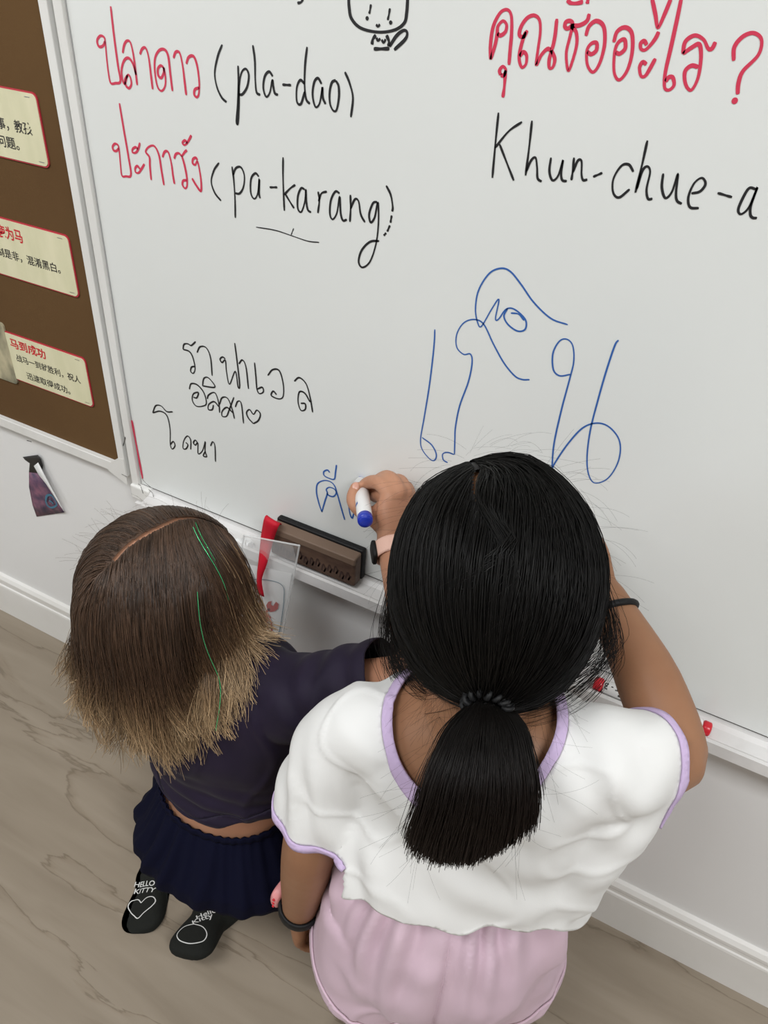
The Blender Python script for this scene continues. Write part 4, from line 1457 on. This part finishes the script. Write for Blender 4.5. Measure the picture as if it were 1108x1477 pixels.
for k in range(steps):
    paths[:, k] = p
    t_ = k / (steps - 1)
    d = d + np.array([0, 0, -1.0]) * (0.42 + 0.25 * t_) + jit * 0.035 * t_
    d /= np.linalg.norm(d, axis=1)[:, None]
    p = p + d * (LEN / (steps - 1))[:, None]
    p = push_ellipsoid(p, hc, ha, 0.001 + layer * min(1, 0.12 + 3 * t_))
    p = push_capsule(p, KSR, np.array([-0.40, 0.468, 0.525]), 0.052 + layer * 0.6)
    p = push_capsule(p, KSL, np.array([-0.42, 0.466, 0.515]), 0.052 + layer * 0.6)
    p = push_capsule(p, np.array([-0.412, 0.468, 0.50]), np.array([-0.405, 0.468, 0.36]), 0.084 + layer * 0.6)
    dn = p - paths[:, k]
    d = dn / (np.linalg.norm(dn, axis=1)[:, None] + 1e-9)
paths, lock = clump(paths, 380, 0.84, 3, 2.0, True)
paths = clump(paths, 2600, 0.30, 4, 1.0)
lk = np.random.default_rng(77)
lk_side, lk_len, lk_ph = lk.normal(0, 1, N_h)[lock], lk.uniform(-1, 1, N_h)[lock], lk.uniform(0, 6.28, N_h)[lock]
s_t = np.linspace(0, 1, steps)[None, :]
cam_side = nrm([0.88, 0.46, 0.06])
paths += ((s_t ** 2.6) * (0.010 * lk_side[:, None] + 0.007 * np.sin(s_t * 7 + lk_ph[:, None])))[..., None] * cam_side
paths += ((s_t ** 2.2) * (0.038 * np.clip(rightness, 0, 0.55) - 0.010 * np.clip(-rightness, 0, 1))[:, None])[..., None] * cam_side
paths += ((s_t ** 3) * 0.026 * lk_len[:, None])[..., None] * np.array([0, 0, 1.0])
# loose wisps and a slight curl towards the ends
tt = np.linspace(0, 1, steps)[None, :, None]
paths += (tt ** 2) * r_.normal(0, 0.0040, (N_h, 1, 3))
paths += (tt ** 1.8) * 0.007 * np.sin(tt * 8 + r_.uniform(0, 6.28, (N_h, 1, 1))) * nrm([0.88, 0.46, 0.06])[None, None]
# trim the side hair where it would reach past the shoulder seam
reach = (paths - hc) @ cam_side
for i in np.nonzero(reach.max(1) > 0.098)[0]:
    k = max(4, int(np.argmax(reach[i] > 0.098 + 0.012 * jit[i, 0])) if (reach[i] > 0.098 + 0.012 * jit[i, 0]).any() else steps - 1)
    q_ = np.linspace(0, k, steps)
    paths[i] = np.stack([np.interp(q_, np.arange(steps), paths[i, :, c]) for c in range(3)], 1)
rad = 0.00043 * np.linspace(1.05, 0.6, steps)[None] * r_.uniform(0.7, 1.2, (N_h, 1))
V1, F1, al1, s1 = strands_mesh(paths, rad, np.clip(r_.normal(0.80, 0.30, N_h) + 0.15 * lk_side, 0.25, 1.5))
sd_ = [(hc + q @ ha, nrm(q @ np.array([hr, hf, hu]) + away[i] * 1.6)) for i, q in enumerate(roots[:110]) if q[2] > -0.1]
fl = flyaways(sd_, 14, 0.034, 0.30, 7, (0, 0, -0.5))
V2, F2, al2, s2 = strands_mesh(fl, np.full(fl.shape[:2], 0.00009), np.full(len(fl), 0.9))
link_mesh('hair', np.vstack([V1, V2]), np.vstack([F1, F2 + len(V1)]), M_hairK, K, attrs={'along': np.concatenate([al1, al2 * 0.4]), 'shade': np.concatenate([s1, s2])})


def scalp_cap(name, hc, ha, lift, m, parent, bare, keep):
    V, F = ell([0, 0, 0], np.eye(3), 160, 90)
    F = np.array([f for f in F if len(f) == 4])
    mid = V[F].mean(1)
    mid /= np.linalg.norm(mid, axis=1)[:, None]
    ok = keep(mid) & ~bare(mid)
    L = np.linalg.norm(ha, axis=1)
    W_ = hc + V @ (ha * ((L + lift) / L)[:, None])
    F = F[ok]
    u, inv = np.unique(F.ravel(), return_inverse=True)
    o = link_mesh(name, W_[u], inv.reshape(-1, 4), m, parent)
    return o


scalp_cap('scalp_hair', hc, ha, -0.0008, M_capK, K, lambda q: near_line(q, plK, 0.032),
          lambda q: ((q[:, 1] < 0.45) | (q[:, 2] > 0.66)) & (q[:, 2] > np.where(q[:, 1] < -0.1, -0.6, -0.2)) & ~((q[:, 1] > np.where(q[:, 0] > 0, 0.0, 0.15)) & (q[:, 2] < 0.28)))
# green tinsel strands among the hair
pick = []
for tx, ty in ((222, 772), (262, 760), (300, 800), (330, 940)):
    best = min(range(N_h), key=lambda i: 1e9 if sx[i] < 0.9 else sum((a - b2) ** 2 for a, b2 in zip(
        ((lambda c: (CX + FPX * c[0] / c[2], CY + FPX * c[1] / c[2]))(R.T @ (paths[i, 8] - [0, 0, CAM_H]))), (tx, ty))))
    pick.append(best)
tn = paths[pick].copy()
tn += np.array([0.2, -0.75, 0.6])[None, None] * 0.006
V1, F1, al1, s1 = strands_mesh(tn[:, 2:27], np.full((4, 25), 0.0004), np.ones(4), 4)
link_mesh('hair_tinsel', V1, F1, M_tinsel, K)


# smart watch on the writing wrist
def watch_band(t, c, axis, ra, rb, w, m, up, name='band', th=0.002):
    axis = nrm(axis)
    a = nrm(np.asarray(up) - axis * np.dot(up, axis))
    b_ = np.cross(axis, a)
    V, F = [], []
    n = 48
    prof = [(-w / 2, 0.0), (-w / 2, th), (-w * 0.35, th * 1.3), (w * 0.35, th * 1.3), (w / 2, th), (w / 2, 0.0)]
    for j in range(n):
        an = 2 * math.pi * j / n
        for x, h in prof:
            V.append(c + axis * x + a * math.cos(an) * (ra + h) + b_ * math.sin(an) * (rb + h))
    k = len(prof)
    for j in range(n):
        for i in range(k):
            F.append((j * k + i, j * k + (i + 1) % k, ((j + 1) % n) * k + (i + 1) % k, ((j + 1) % n) * k + i))
    return link_mesh(name, np.array(V), F, m, t), a, b_


wc = KWR * 0.93 + KER * 0.07
t = thing('wristwatch', 'watch with pale peach band and black case on the wrist that writes', 'watch', wc)
ax = KWR - KER
left = nrm([-0.90, -0.28, 0.1])
bo, a, b_ = watch_band(t, wc, ax, 0.0212, 0.0200, 0.019, M_peach, left)
axn = nrm(ax)
V, F = loft([(wc + a * 0.0205, axn * 0.0100, b_ * 0.0105), (wc + a * 0.0215, axn * 0.0118, b_ * 0.0120), (wc + a * 0.0245, axn * 0.0118, b_ * 0.0120), (wc + a * 0.0258, axn * 0.0100, b_ * 0.0105)], 32, e=4.5)
link_mesh('watch_case', V, F, M_rubber, t)
cb = wc - a * 0.0225 - b_ * 0.002
V, F = tube([cb + axn * 0.0115, cb - axn * 0.0115], [0.0032, 0.0032], 10, flat=0.6)
link_mesh('buckle', V, F, M_steel, t)


# ------------------------------------------------------------------ ponytail child kneeling at the right
G = thing('person', 'kneeling child with black ponytail in white t-shirt with lilac trim and pink shorts', 'person', (-0.08, 0.43, 0))
gr, gf = nrm([0.94, 0.34, 0]), nrm([-0.34, 0.94, 0])
Gh = np.array([-0.118, 0.487, 0.803])
gff = nrm([-0.50, 0.83, -0.25])
guu = np.array([-0.20, 0.16, 0.96])
guu = nrm(guu - gff * np.dot(guu, gff))
grr = np.cross(gff, guu)
GSL, GSR = P(496, 1052, 0.402), P(885, 1098, 0.455)
GEL, GWL = P(447, 1222, 0.375), P(431, 1318, 0.392)
GER, GWR = P(968, 1084, 0.500), P(872, 860, 0.615)
tilt = nrm(GSR - GSL)
G_rings = [(np.array([-0.088, 0.435, 0.285]), gr * 0.100, gf * 0.080), (np.array([-0.086, 0.432, 0.335]), gr * 0.125, gf * 0.098), (np.array([-0.085, 0.434, 0.40]), gr * 0.116, gf * 0.090), (np.array([-0.085, 0.438, 0.47]), gr * 0.100, gf * 0.074),
           (np.array([-0.090, 0.440, 0.54]), gr * 0.104, gf * 0.074), (np.array([-0.095, 0.440, 0.60]), tilt * 0.112, gf * 0.076), (np.array([-0.097, 0.438, 0.645]), tilt * 0.118, gf * 0.066), (np.array([-0.098, 0.438, 0.672]), tilt * 0.090, gf * 0.052), (np.array([-0.099, 0.440, 0.690]), tilt * 0.055, gf * 0.042)]
sh = [loft(G_rings, 40, n=36)]
sh.append(tube([[-0.098, 0.436, 0.655], [-0.102, 0.445, 0.705], Gh - guu * 0.05 - gff * 0.015], [0.052, 0.041, 0.040], 22, n=12))
sh += head_shapes(Gh, gff, guu, grr, 1.04)
sh.append(limb([GSL + [0.05, 0.01, 0.01], GSL, (GSL + GEL) / 2 + [-0.002, 0, 0], GEL, GEL * 0.55 + GWL * 0.45, GWL], [0.034, 0.034, 0.033, 0.0305, 0.0285, 0.0205]))
sh += generic_hand(GWL, [-0.04, 0.10, -1.0], [-0.75, -0.62, 0.0], [-0.45, 0.85, 0.1], 0.75, 0.90)
sh.append(limb([GSR - tilt * 0.05, GSR, (GSR + GER) / 2, GER, GER * 0.55 + GWR * 0.45 + [0.006, 0, 0.004], GWR], [0.040, 0.039, 0.035, 0.0315, 0.0300, 0.0205]))
sh += generic_hand(GWR, [-0.60, 0.42, 0.55], [0.45, -0.35, 0.75], [-0.55, -0.60, -0.2], 0.55, 0.85)
for hip, knee in (([-0.145, 0.425, 0.30], [-0.165, 0.520, 0.062]), ([-0.030, 0.465, 0.30], [-0.020, 0.560, 0.062])):
    hip, knee = np.array(hip), np.array(knee)
    ank = knee + np.array([0.07, -0.255, -0.018])
    toe = ank + np.array([0.03, -0.12, -0.012])
    sh.append(limb([hip, (hip + knee) / 2, knee], [0.072, 0.062, 0.048]))
    sh.append(limb([knee, knee * 0.6 + ank * 0.4, ank], [0.046, 0.044, 0.029]))
    sh.append(loft([(ank + [0, 0.01, 0], [0.026, 0.006, 0], [0, 0.006, 0.027]), (ank * 0.5 + toe * 0.5, [0.028, 0.007, 0], [0, 0.005, 0.023]), (toe, [0.030, 0.007, 0], [0, 0.003, 0.016]), (toe + [0.004, -0.018, 0], [0.018, 0.004, 0], [0, 0.002, 0.008])], 22, n=14))
Vb, Fb = fused(sh, 0.0026, 5)
Vb[:, 2] = np.maximum(Vb[:, 2], 0.0012)
link_mesh('body', Vb, Fb, M_skinG, G)
face_parts(Gh, gff, guu, grr, G, M_capG, 1.04)

# shorts
sh = [loft([(np.array([-0.086, 0.440, 0.235]), gr * 0.126, gf * 0.090), (np.array([-0.087, 0.436, 0.275]), gr * 0.126, gf * 0.106), (np.array([-0.082, 0.434, 0.330]), gr * 0.124, gf * 0.112), (np.array([-0.085, 0.436, 0.40]), gr * 0.131, gf * 0.102),
            (np.array([-0.085, 0.438, 0.46]), gr * 0.112, gf * 0.084), (np.array([-0.085, 0.438, 0.50]), gr * 0.106, gf * 0.078)], 48, n=26)]
for hip, knee in (([-0.140, 0.402, 0.31], [-0.160, 0.420, 0.130]), ([-0.028, 0.460, 0.31], [-0.020, 0.490, 0.130])):
    sh.append(tube([hip, np.array(hip) * 0.5 + np.array(knee) * 0.5, knee], [0.080, 0.086, 0.090], 30, n=14, caps=True))
V, F = fused(sh, 0.0036, 9)
N = vnormals(V, F)
ga = np.arctan2((V - [-0.085, 0.436, 0]) @ gf, (V - [-0.085, 0.436, 0]) @ gr)
up_ = np.clip((V[:, 2] - 0.30) / 0.14, 0, 1)
dsp = 0.0042 * np.sin(ga * 21 + 2 * np.sin(ga * 5)) * up_ ** 1.2 + 0.0035 * np.sin(ga * 13 + 3 * np.sin(ga * 3) + V[:, 2] * 9) * np.clip((V[:, 2] - 0.2) / 0.2, 0, 1) + 0.0045 * soft_noise(V, 5.0, 21) + 0.0018 * soft_noise(V, 13, 22) + 0.0024 * crease(V, 4.5, 23)
seam_x = (V - np.array([-0.086, 0.434, 0])) @ gr
back = (V - np.array([-0.086, 0.434, 0])) @ gf < 0
dsp -= 0.005 * np.exp(-(seam_x / 0.0035) ** 2) * back
V = V + N * dsp[:, None]
V, F, _ = clip(V, F, V[:, 2] - 0.492)
hemS = lambda V: (0.200 + 0.02 * np.sin(V[:, 0] * 18)) - V[:, 2]
V, F, _ = clip(V, F, hemS(V))
V, F, Fh = clip(V, F, hemS(V) + 0.016)
shorts = cloth_obj('shorts', V, F, M_pink, G)
Vh = V + vnormals(V, np.vstack([F, Fh])) * 0.0018
cloth_obj('leg_hem', Vh, Fh, M_pink, shorts, 0.0025)
pts = []
bv = BVHTree.FromPolygons([tuple(v) for v in V], [tuple(map(int, f)) for f in F])
for z in np.linspace(0.455, 0.215, 26):
    h = bv.ray_cast(Vector(np.array([-0.086, 0.434, z]) - gf * 0.3), Vector(gf))
    if h[0] is not None:
        pts.append(np.array(h[0]) - gf * 0.0012)
link_mesh('back_seam', *tube(catmull(pts[::2], 40), 0.0011, 8), M_pink, shorts)

# t-shirt
cuffR_c, cuffR_n = GSR * 0.30 + GER * 0.70, nrm(GER - GSR)
cuffL_c, cuffL_n = GSL * 0.36 + GEL * 0.64, nrm(GEL - GSL)
hem_side = P(868, 1272, 0.455)
sh = [loft([(np.array([-0.078, 0.432, 0.385]), gr * 0.146, gf * 0.106), (np.array([-0.080, 0.434, 0.45]), gr * 0.140, gf * 0.102), (np.array([-0.084, 0.437, 0.52]), gr * 0.130, gf * 0.094), (np.array([-0.092, 0.440, 0.585]), tilt * 0.124, gf * 0.087),
            (np.array([-0.096, 0.438, 0.635]), tilt * 0.130, gf * 0.078), (np.array([-0.098, 0.438, 0.668]), tilt * 0.100, gf * 0.062), (np.array([-0.098, 0.440, 0.692]), tilt * 0.066, gf * 0.050)], 48, n=36)]
sh.append(tube([GSL + [0.05, 0.01, 0.012], GSL + [0.006, 0, -0.006], GSL * 0.5 + GEL * 0.5 + [0.004, 0, 0], GEL + [0.004, 0, 0]], [0.046, 0.044, 0.050, 0.052], 28, n=22))
sh.append(tube([GSR - tilt * 0.05, GSR + [0, 0, 0.002], GSR * 0.4 + GER * 0.6, GER + (GER - GSR) * 0.15], [0.050, 0.047, 0.041, 0.040], 28, n=22))
# cloth hanging from the raised sleeve to the side
sh.append(tube([P(915, 1110, 0.470), P(880, 1160, 0.455), P(840, 1210, 0.445), P(800, 1250, 0.44)], [0.038, 0.040, 0.042, 0.045], 26, n=20))
V, F = fused(sh, 0.0036, 12)
N = vnormals(V, F)
dsp = 0.0028 * soft_noise(V, 5.2, 31) + 0.0014 * soft_noise(V, 13, 32) + 0.0022 * crease(V, 3.4, 33, 0.10) + 0.0016 * crease(V, 6.5, 34, 0.10)
# folds: from the left armpit down, from the raised arm across, loose drapes over the lower back
fold = lambda c, r, d, fq, ph, wp: bumpfall(V, c, r) * wave(V, d, fq, ph, wp)
dsp += 0.0060 * fold(P(500, 1240, 0.36), 0.085, [0.9, 0.1, 0.35], 22, 0.6, 0.06)
dsp += 0.0045 * fold(P(430, 1120, 0.37), 0.065, nrm([0.85, 0.2, 0.15]), 34, 0.0, 0.08)
dsp += 0.0028 * fold(P(870, 1130, 0.42), 0.090, [0.75, 0.2, 0.75], 24, 0.9, 0.07)
dsp += 0.0026 * fold(P(900, 1190, 0.43), 0.080, [0.9, 0.1, -0.35], 26, 0.2, 0.07)
dsp += 0.0026 * fold(P(740, 1300, 0.36), 0.120, [0.35, 0.1, 0.95], 17, 1.1, 0.09)
dsp += 0.0030 * fold(P(560, 1130, 0.36), 0.100, [0.6, 0.0, 0.8], 15, 0.3, 0.09)
V = V + N * dsp[:, None]
ang = lambda V: np.arctan2((V - [-0.08, 0.434, 0]) @ gf, (V - [-0.08, 0.434, 0]) @ gr)
hemT = lambda V: (0.440 + 0.006 * np.sin(ang(V) * 5 + 0.6) + 0.008 * np.cos(ang(V)) - 0.055 * np.sin(ang(V)) - 0.004 * np.sin(ang(V) * 11)) - V[:, 2]
V, F, _ = clip(V, F, hemT(V))
inR = lambda V: (np.linalg.norm(np.cross(V - GSR, cuffR_n), axis=1) < 0.060) & ((V - GSR) @ cuffR_n > 0.02)
cufR = lambda V: np.where(inR(V), (V - cuffR_c) @ cuffR_n, -1)
V, F, _ = clip(V, F, cufR(V))
inL = lambda V: (np.linalg.norm(np.cross(V - GSL, cuffL_n), axis=1) < 0.080) & ((V - cuffL_c) @ nrm(np.array(gr)) < 0.038) & (V[:, 2] < 0.60)
cufL = lambda V: np.where(inL(V), (V - cuffL_c) @ cuffL_n, -1)
V, F, _ = clip(V, F, cufL(V))
# neckline: an oval that dips at the back
nk_c = np.array([-0.100, 0.436, 0.668])
nk_u = nrm([0.03, -0.30, 0.95])
nk_r = nrm(tilt - nk_u * np.dot(tilt, nk_u))
nk_f = np.cross(nk_u, nk_r)


def neckf(V):
    q = V - nk_c
    x, y, z = q @ nk_r, q @ nk_f, q @ nk_u
    e_ = np.sqrt((x / 0.070) ** 2 + ((y + 0.006) / 0.072) ** 2)
    return np.where(z > -0.055, (1 - e_) * 0.078, -1)


V, F, _ = clip(V, F, neckf(V))
Fall = F
V, F, Fn = clip(V, F, neckf(V) + 0.0105)
V, F, FcR = clip(V, F, cufR(V) + 0.008)
V, F, FcL = clip(V, F, cufL(V) + 0.008)
shirt = cloth_obj('t_shirt', V, F, M_tee, G, 0.0014)
Nn = vnormals(V, np.vstack([F, Fn, FcR, FcL]))
cloth_obj('neckband', V + Nn * 0.0014, Fn, M_lilac, shirt, 0.0026)
for Fc_ in (FcL, FcR):
    if len(Fc_):
        cloth_obj('cuff', V + Nn * 0.0012, Fc_, M_lilac, shirt, 0.0022)

# hair gathered low into a ponytail
ga_ = np.array([grr * 0.0745, gff * 0.0910, guu * 0.0875])
gc = Gh + guu * 0.002
tie = P(703, 1003, 0.400)
N_g = 20000
r_ = np.random.default_rng(9)
# the part: bare skin from the forehead, bending at the crown
Lg = np.linalg.norm(ga_, axis=1)
axg = np.array([grr, gff, guu])
pl = part_line([(688, 672), (685, 684), (685, 700), (691, 720), (711, 742), (735, 765), (746, 779)], gc, ga_, [])
near_part = lambda q, w: near_line(q, pl, w)
roots = []
while len(roots) < N_g:
    q = r_.normal(size=(5000, 3))
    q /= np.linalg.norm(q, axis=1)[:, None]
    x, y, z = q.T
    front = (y > 0.55) & (z < 0.60)
    side = (np.abs(x) > 0.3) & (y > 0.2) & (z < 0.25)
    ok = ~front & ~side & (z > np.where(y < -0.2, -0.66, -0.35)) & ~near_part(q, 0.031)
    roots += list(q[ok])
roots = np.array(roots[:N_g])
Lg = np.linalg.norm(ga_, axis=1)
axg = np.array([grr, gff, guu])
tq = ((tie - gc) @ axg.T) / Lg
tR = np.linalg.norm(tq)
tq /= tR
n1 = 20
t1 = np.linspace(0, 1, n1)
px_ = np.interp(roots[:, 1], pl[::-1, 1], pl[::-1, 0])
sx = np.where(roots[:, 0] > px_, 1.0, -1.0)
front_w = np.clip((roots[:, 1] + 0.15) / 0.5, 0, 1) * np.clip(roots[:, 2] + 0.3, 0, 1)
via = np.stack([sx * (0.95 + r_.uniform(-0.1, 0.05, N_g)), -0.05 + r_.uniform(-0.3, 0.1, N_g), -0.10 + r_.uniform(-0.35, 0.25, N_g)], 1)
via /= np.linalg.norm(via, axis=1)[:, None]
back_w = 1 - front_w


def slerp(a, b_, t_):
    dt = np.clip((a * b_).sum(1), -0.999, 0.999)
    om = np.arccos(dt)[:, None]
    return (np.sin((1 - t_) * om) * a + np.sin(t_ * om) * b_) / np.sin(om)


dirs = np.empty((N_g, n1, 3))
tqs = np.broadcast_to(tq, roots.shape)
for k, t_ in enumerate(t1):
    direct = slerp(roots, tqs, t_)
    bez = slerp(slerp(roots, via, min(1, t_ * 1.0)), slerp(via, tqs, t_), t_)
    w = front_w[:, None]
    m_ = direct * (1 - w) + bez * w
    pxk = np.interp(m_[:, 1], pl[::-1, 1], pl[::-1, 0])
    w_p = 0.028 * np.clip((m_[:, 1] - pl[-1, 1]) / 0.15, 0, 1) * (m_[:, 2] > 0)
    m_[:, 0] = np.where((sx * (m_[:, 0] - pxk) < w_p) & (w_p > 0), pxk + sx * w_p, m_[:, 0])
    dirs[:, k] = m_ / np.linalg.norm(m_, axis=1)[:, None]
lay = r_.uniform(0.001, 0.0115, N_g)
sag = (0.010 + 0.016 * r_.uniform(0, 1, N_g)) * (0.35 + 0.65 * np.abs(roots[:, 0]))
rad_ = 1.0 + (np.linspace(0, 1, n1)[None] ** 3) * (tR - 1.0)
bul = np.sin(np.pi * t1)[None] ** 0.8
paths = gc + ((dirs * rad_[..., None]) * Lg[None, None]) @ axg
paths += ((dirs @ axg)) * ((np.minimum(1, 0.1 + t1 * 6)[None] * (1 - t1 ** 4)[None]) * lay[:, None] + 0.0012)[..., None]
paths[:, :, 2] -= bul * sag[:, None] * 1.5
side_dir = (dirs[:, :, 0:1] * grr[None, None])
paths += side_dir * (np.sin(np.pi * np.clip(t1 * 1.15 - 0.1, 0, 1)) * 0.004)[None, :, None]
# tie: strands converge in a narrow bundle
off = r_.normal(0, 1, (N_g, 3))
off /= np.linalg.norm(off, axis=1)[:, None]
off *= (r_.uniform(0, 1, N_g) ** 0.5)[:, None] * 0.0135
paths += (t1 ** 4)[None, :, None] * off[:, None]
# tail
n2 = 19
tail_mid = [tie, P(702, 1035, 0.378), P(698, 1090, 0.352), P(690, 1160, 0.330), P(672, 1232, 0.320)]
tc_ = catmull(tail_mid, n2 + 1)[1:]
tw = np.interp(np.linspace(0, 1, n2), [0, 0.08, 0.30, 0.60, 0.85, 1.0], [0.013, 0.017, 0.034, 0.045, 0.047, 0.043])
td = np.interp(np.linspace(0, 1, n2), [0, 0.08, 0.30, 0.60, 1.0], [0.013, 0.013, 0.017, 0.019, 0.015])
cr_ = nrm([0.90, 0.42, 0.05])
cn_ = nrm([0.1, -0.8, 0.45])
u1, u2 = off @ cr_ / 0.0135, off @ cn_ / 0.0135
LENf = np.clip(1.03 - 0.13 * u1 ** 2 - 0.06 * u1 - 0.13 * r_.uniform(0, 1, N_g) ** 1.6 - 0.22 * (r_.uniform(0, 1, N_g) ** 9), 0.3, 1.05)
ti = np.linspace(0, n2 - 1, n2)
tail = np.empty((N_g, n2, 3))
for k in range(n2):
    s = LENf * k
    i0 = np.clip(s.astype(int), 0, n2 - 2)
    fr = (s - i0)[:, None]
    c = tc_[i0] * (1 - fr) + tc_[i0 + 1] * fr
    w_ = np.interp(s, ti, tw)
    d_ = np.interp(s, ti, td)
    tail[:, k] = c + cr_ * (u1 * w_)[:, None] + cn_ * (u2 * d_)[:, None]
tk = np.linspace(0, 1, n2)[None, :, None]
tail += tk ** 3 * r_.normal(0, 0.0035, (N_g, 1, 3)) - tk ** 2.5 * cr_[None, None] * 0.012 * np.clip(-u1, -0.3, 1)[:, None, None]
full = np.concatenate([paths[:, :-1], tail], 1)
full = clump(full, 420, 0.62, 13, 1.3)
nt_ = full.shape[1]
rad = 0.00040 * np.linspace(1.0, 0.6, nt_)[None] * r_.uniform(0.7, 1.2, (N_g, 1))
V1, F1, al1, s1 = strands_mesh(full, rad, np.clip(r_.normal(0.8, 0.25, N_g), 0.2, 1.4))
# loose locks beside the face that escaped the tie
lp = []
for q_, n_, px_l in ((-1, 230, [(566, 905, 0.470), (574, 960, 0.455), (610, 1012, 0.430), (662, 1012, 0.412)]), (1, 110, [(880, 905, 0.500), (872, 945, 0.485), (820, 990, 0.455), (752, 1006, 0.418)])):
    for _ in range(n_):
        q = nrm([q_ * 0.95, r_.uniform(-0.15, 0.40), r_.uniform(-0.05, 0.40)])
        k_ = r_.normal(0, 1, 3)
        mids = [P(x_ + 9 * k_[0], y_ + 13 * k_[1] * (1 + i_ * 0.3), d_ + 0.006 * k_[2]) for i_, (x_, y_, d_) in enumerate(px_l)]
        stop = r_.choice([2, 3, 4], p=[0.25, 0.25, 0.5])
        lp.append(catmull([gc + (q * (Lg + 0.009)) @ axg] + mids[:stop] + ([tie] if stop == 4 and r_.random() < 0.6 else []), 22))
lp = np.array(lp)
NL = len(lp)
V2, F2, al2, s2 = strands_mesh(lp, np.full(lp.shape[:2], 0.00020), np.full(NL, 0.8))
sd_ = [(gc + (q * (Lg + 0.012)) @ axg, nrm(q @ axg * 0.55 + nrm(tie - gc) * 0.3 + sx[i] * grr * 0.55)) for i, q in enumerate(roots[:130]) if q[2] > -0.1]
fl = flyaways(sd_, 14, 0.042, 0.30, 17, (0, 0, -0.6))
sd_ = [(tc_[r_.integers(4, 18)] + cr_ * r_.choice([-1, 1]) * 0.036, nrm([0, 0, -0.8] + cr_ * r_.normal(0, 0.5))) for _ in range(130)]
fl2 = flyaways(sd_, 14, 0.06, 0.35, 18, (0, -0.05, -0.2))
sd_ = [(tie + cr_ * r_.choice([-1, 1]) * r_.uniform(0.02, 0.05) + np.array([0, 0.01, 0.004]), nrm([0, -0.3, -0.8] + cr_ * r_.normal(0, 0.5))) for _ in range(110)]
fl3 = flyaways(sd_, 14, 0.06, 0.4, 19, (0, -0.1, -0.2))
fl = np.concatenate([fl, fl2, fl3])
V3, F3, al3, s3 = strands_mesh(fl, np.full(fl.shape[:2], 0.00006), np.full(len(fl), 0.8))
link_mesh('hair', np.vstack([V1, V2, V3]), np.vstack([F1, F2 + len(V1), F3 + len(V1) + len(V2)]), M_hairG, G,
          attrs={'along': np.concatenate([al1, al2, al3]), 'shade': np.concatenate([s1, s2, s3])})
scalp_cap('scalp_hair', gc, ga_, 0.0, M_capG, G, lambda q: near_part(q, 0.029),
          lambda q: ((q[:, 1] < 0.5) | (q[:, 2] > 0.62)) & (q[:, 2] > np.where(q[:, 1] < -0.1, -0.62, -0.3)) & ~((q[:, 1] > 0.18) & (q[:, 2] < 0.25)))
# coiled tie round the ponytail
ta = nrm(tail_mid[1] - tie)
tb = nrm(np.cross(ta, [0.3, 1, 0.2]))
tcx = np.cross(ta, tb)
pts = []
for k in range(420):
    a = 2 * math.pi * k / 420 * 4
    b2 = 2 * math.pi * k / 420 * 60
    rr = 0.0165 + 0.0032 * math.cos(b2)
    pts.append(tie + ta * (0.004 + 0.016 * (k / 420 - 0.25) + 0.0032 * math.sin(b2)) + (tb * math.cos(a) + tcx * math.sin(a)) * rr)
link_mesh('ponytail_tie', *tube(pts, 0.0021, 8), M_rubber, G)

# hair tie worn on the raised wrist
fw = P(893, 876, 0.606)
ax = nrm(GWR - GER)
t_ = ((fw - GER) @ ax)
cw = GER + ax * t_
t = thing('hair_tie', 'black hair tie worn round the raised right forearm of the ponytail child', 'hair tie', cw)
a = nrm(np.cross(ax, [0, 0, 1]))
b_ = np.cross(ax, a)
rr = np.interp(t_ / np.linalg.norm(GWR - GER), [0, 0.45, 1], [0.0315, 0.0300, 0.0205]) + 0.0025
ring = [cw + (a * math.cos(q) + b_ * math.sin(q)) * rr + ax * 0.004 * math.sin(q) for q in np.linspace(0, 2 * math.pi, 60)]
link_mesh('band', *tube(ring, 0.0036, 10, caps=False), M_rubber, t)
link_mesh('knot', *ell(ring[20], [ax * 0.0055, a * 0.0045, b_ * 0.0045], 14, 10), M_rubber, t)

# watch on the hanging left wrist
wc = GWL * 0.88 + GEL * 0.12
t = thing('wristwatch', 'black-strapped watch with pink case on the hanging left wrist', 'watch', wc)
ax = nrm(GWL - GEL)
outw = nrm([-0.97, 0.1, 0.0])
bo, a, b_ = watch_band(t, wc, ax, 0.0238, 0.0228, 0.017, M_rubber, outw, 'strap', 0.003)
V, F = loft([(wc + a * 0.0235, ax * 0.019, b_ * 0.0145), (wc + a * 0.026, ax * 0.0215, b_ * 0.0165), (wc + a * 0.033, ax * 0.0215, b_ * 0.0165), (wc + a * 0.036, ax * 0.019, b_ * 0.0145)], 32, e=3.2)
link_mesh('watch_case', V, F, M_pinkpl, t)
V, F = loft([(wc + a * 0.0358, ax * 0.0155, b_ * 0.0115), (wc + a * 0.0368, ax * 0.015, b_ * 0.011)], 32, e=3.5)
link_mesh('watch_screen', V, F, M_black, t)
for s in (-0.011, 0.0, 0.011):
    link_mesh('side_button', *ell(wc + a * 0.0295 - b_ * 0.0165 * 1.0 + ax * s, [ax * 0.0028, b_ * 0.0014, a * 0.0018], 12, 8), M_redcap, t)
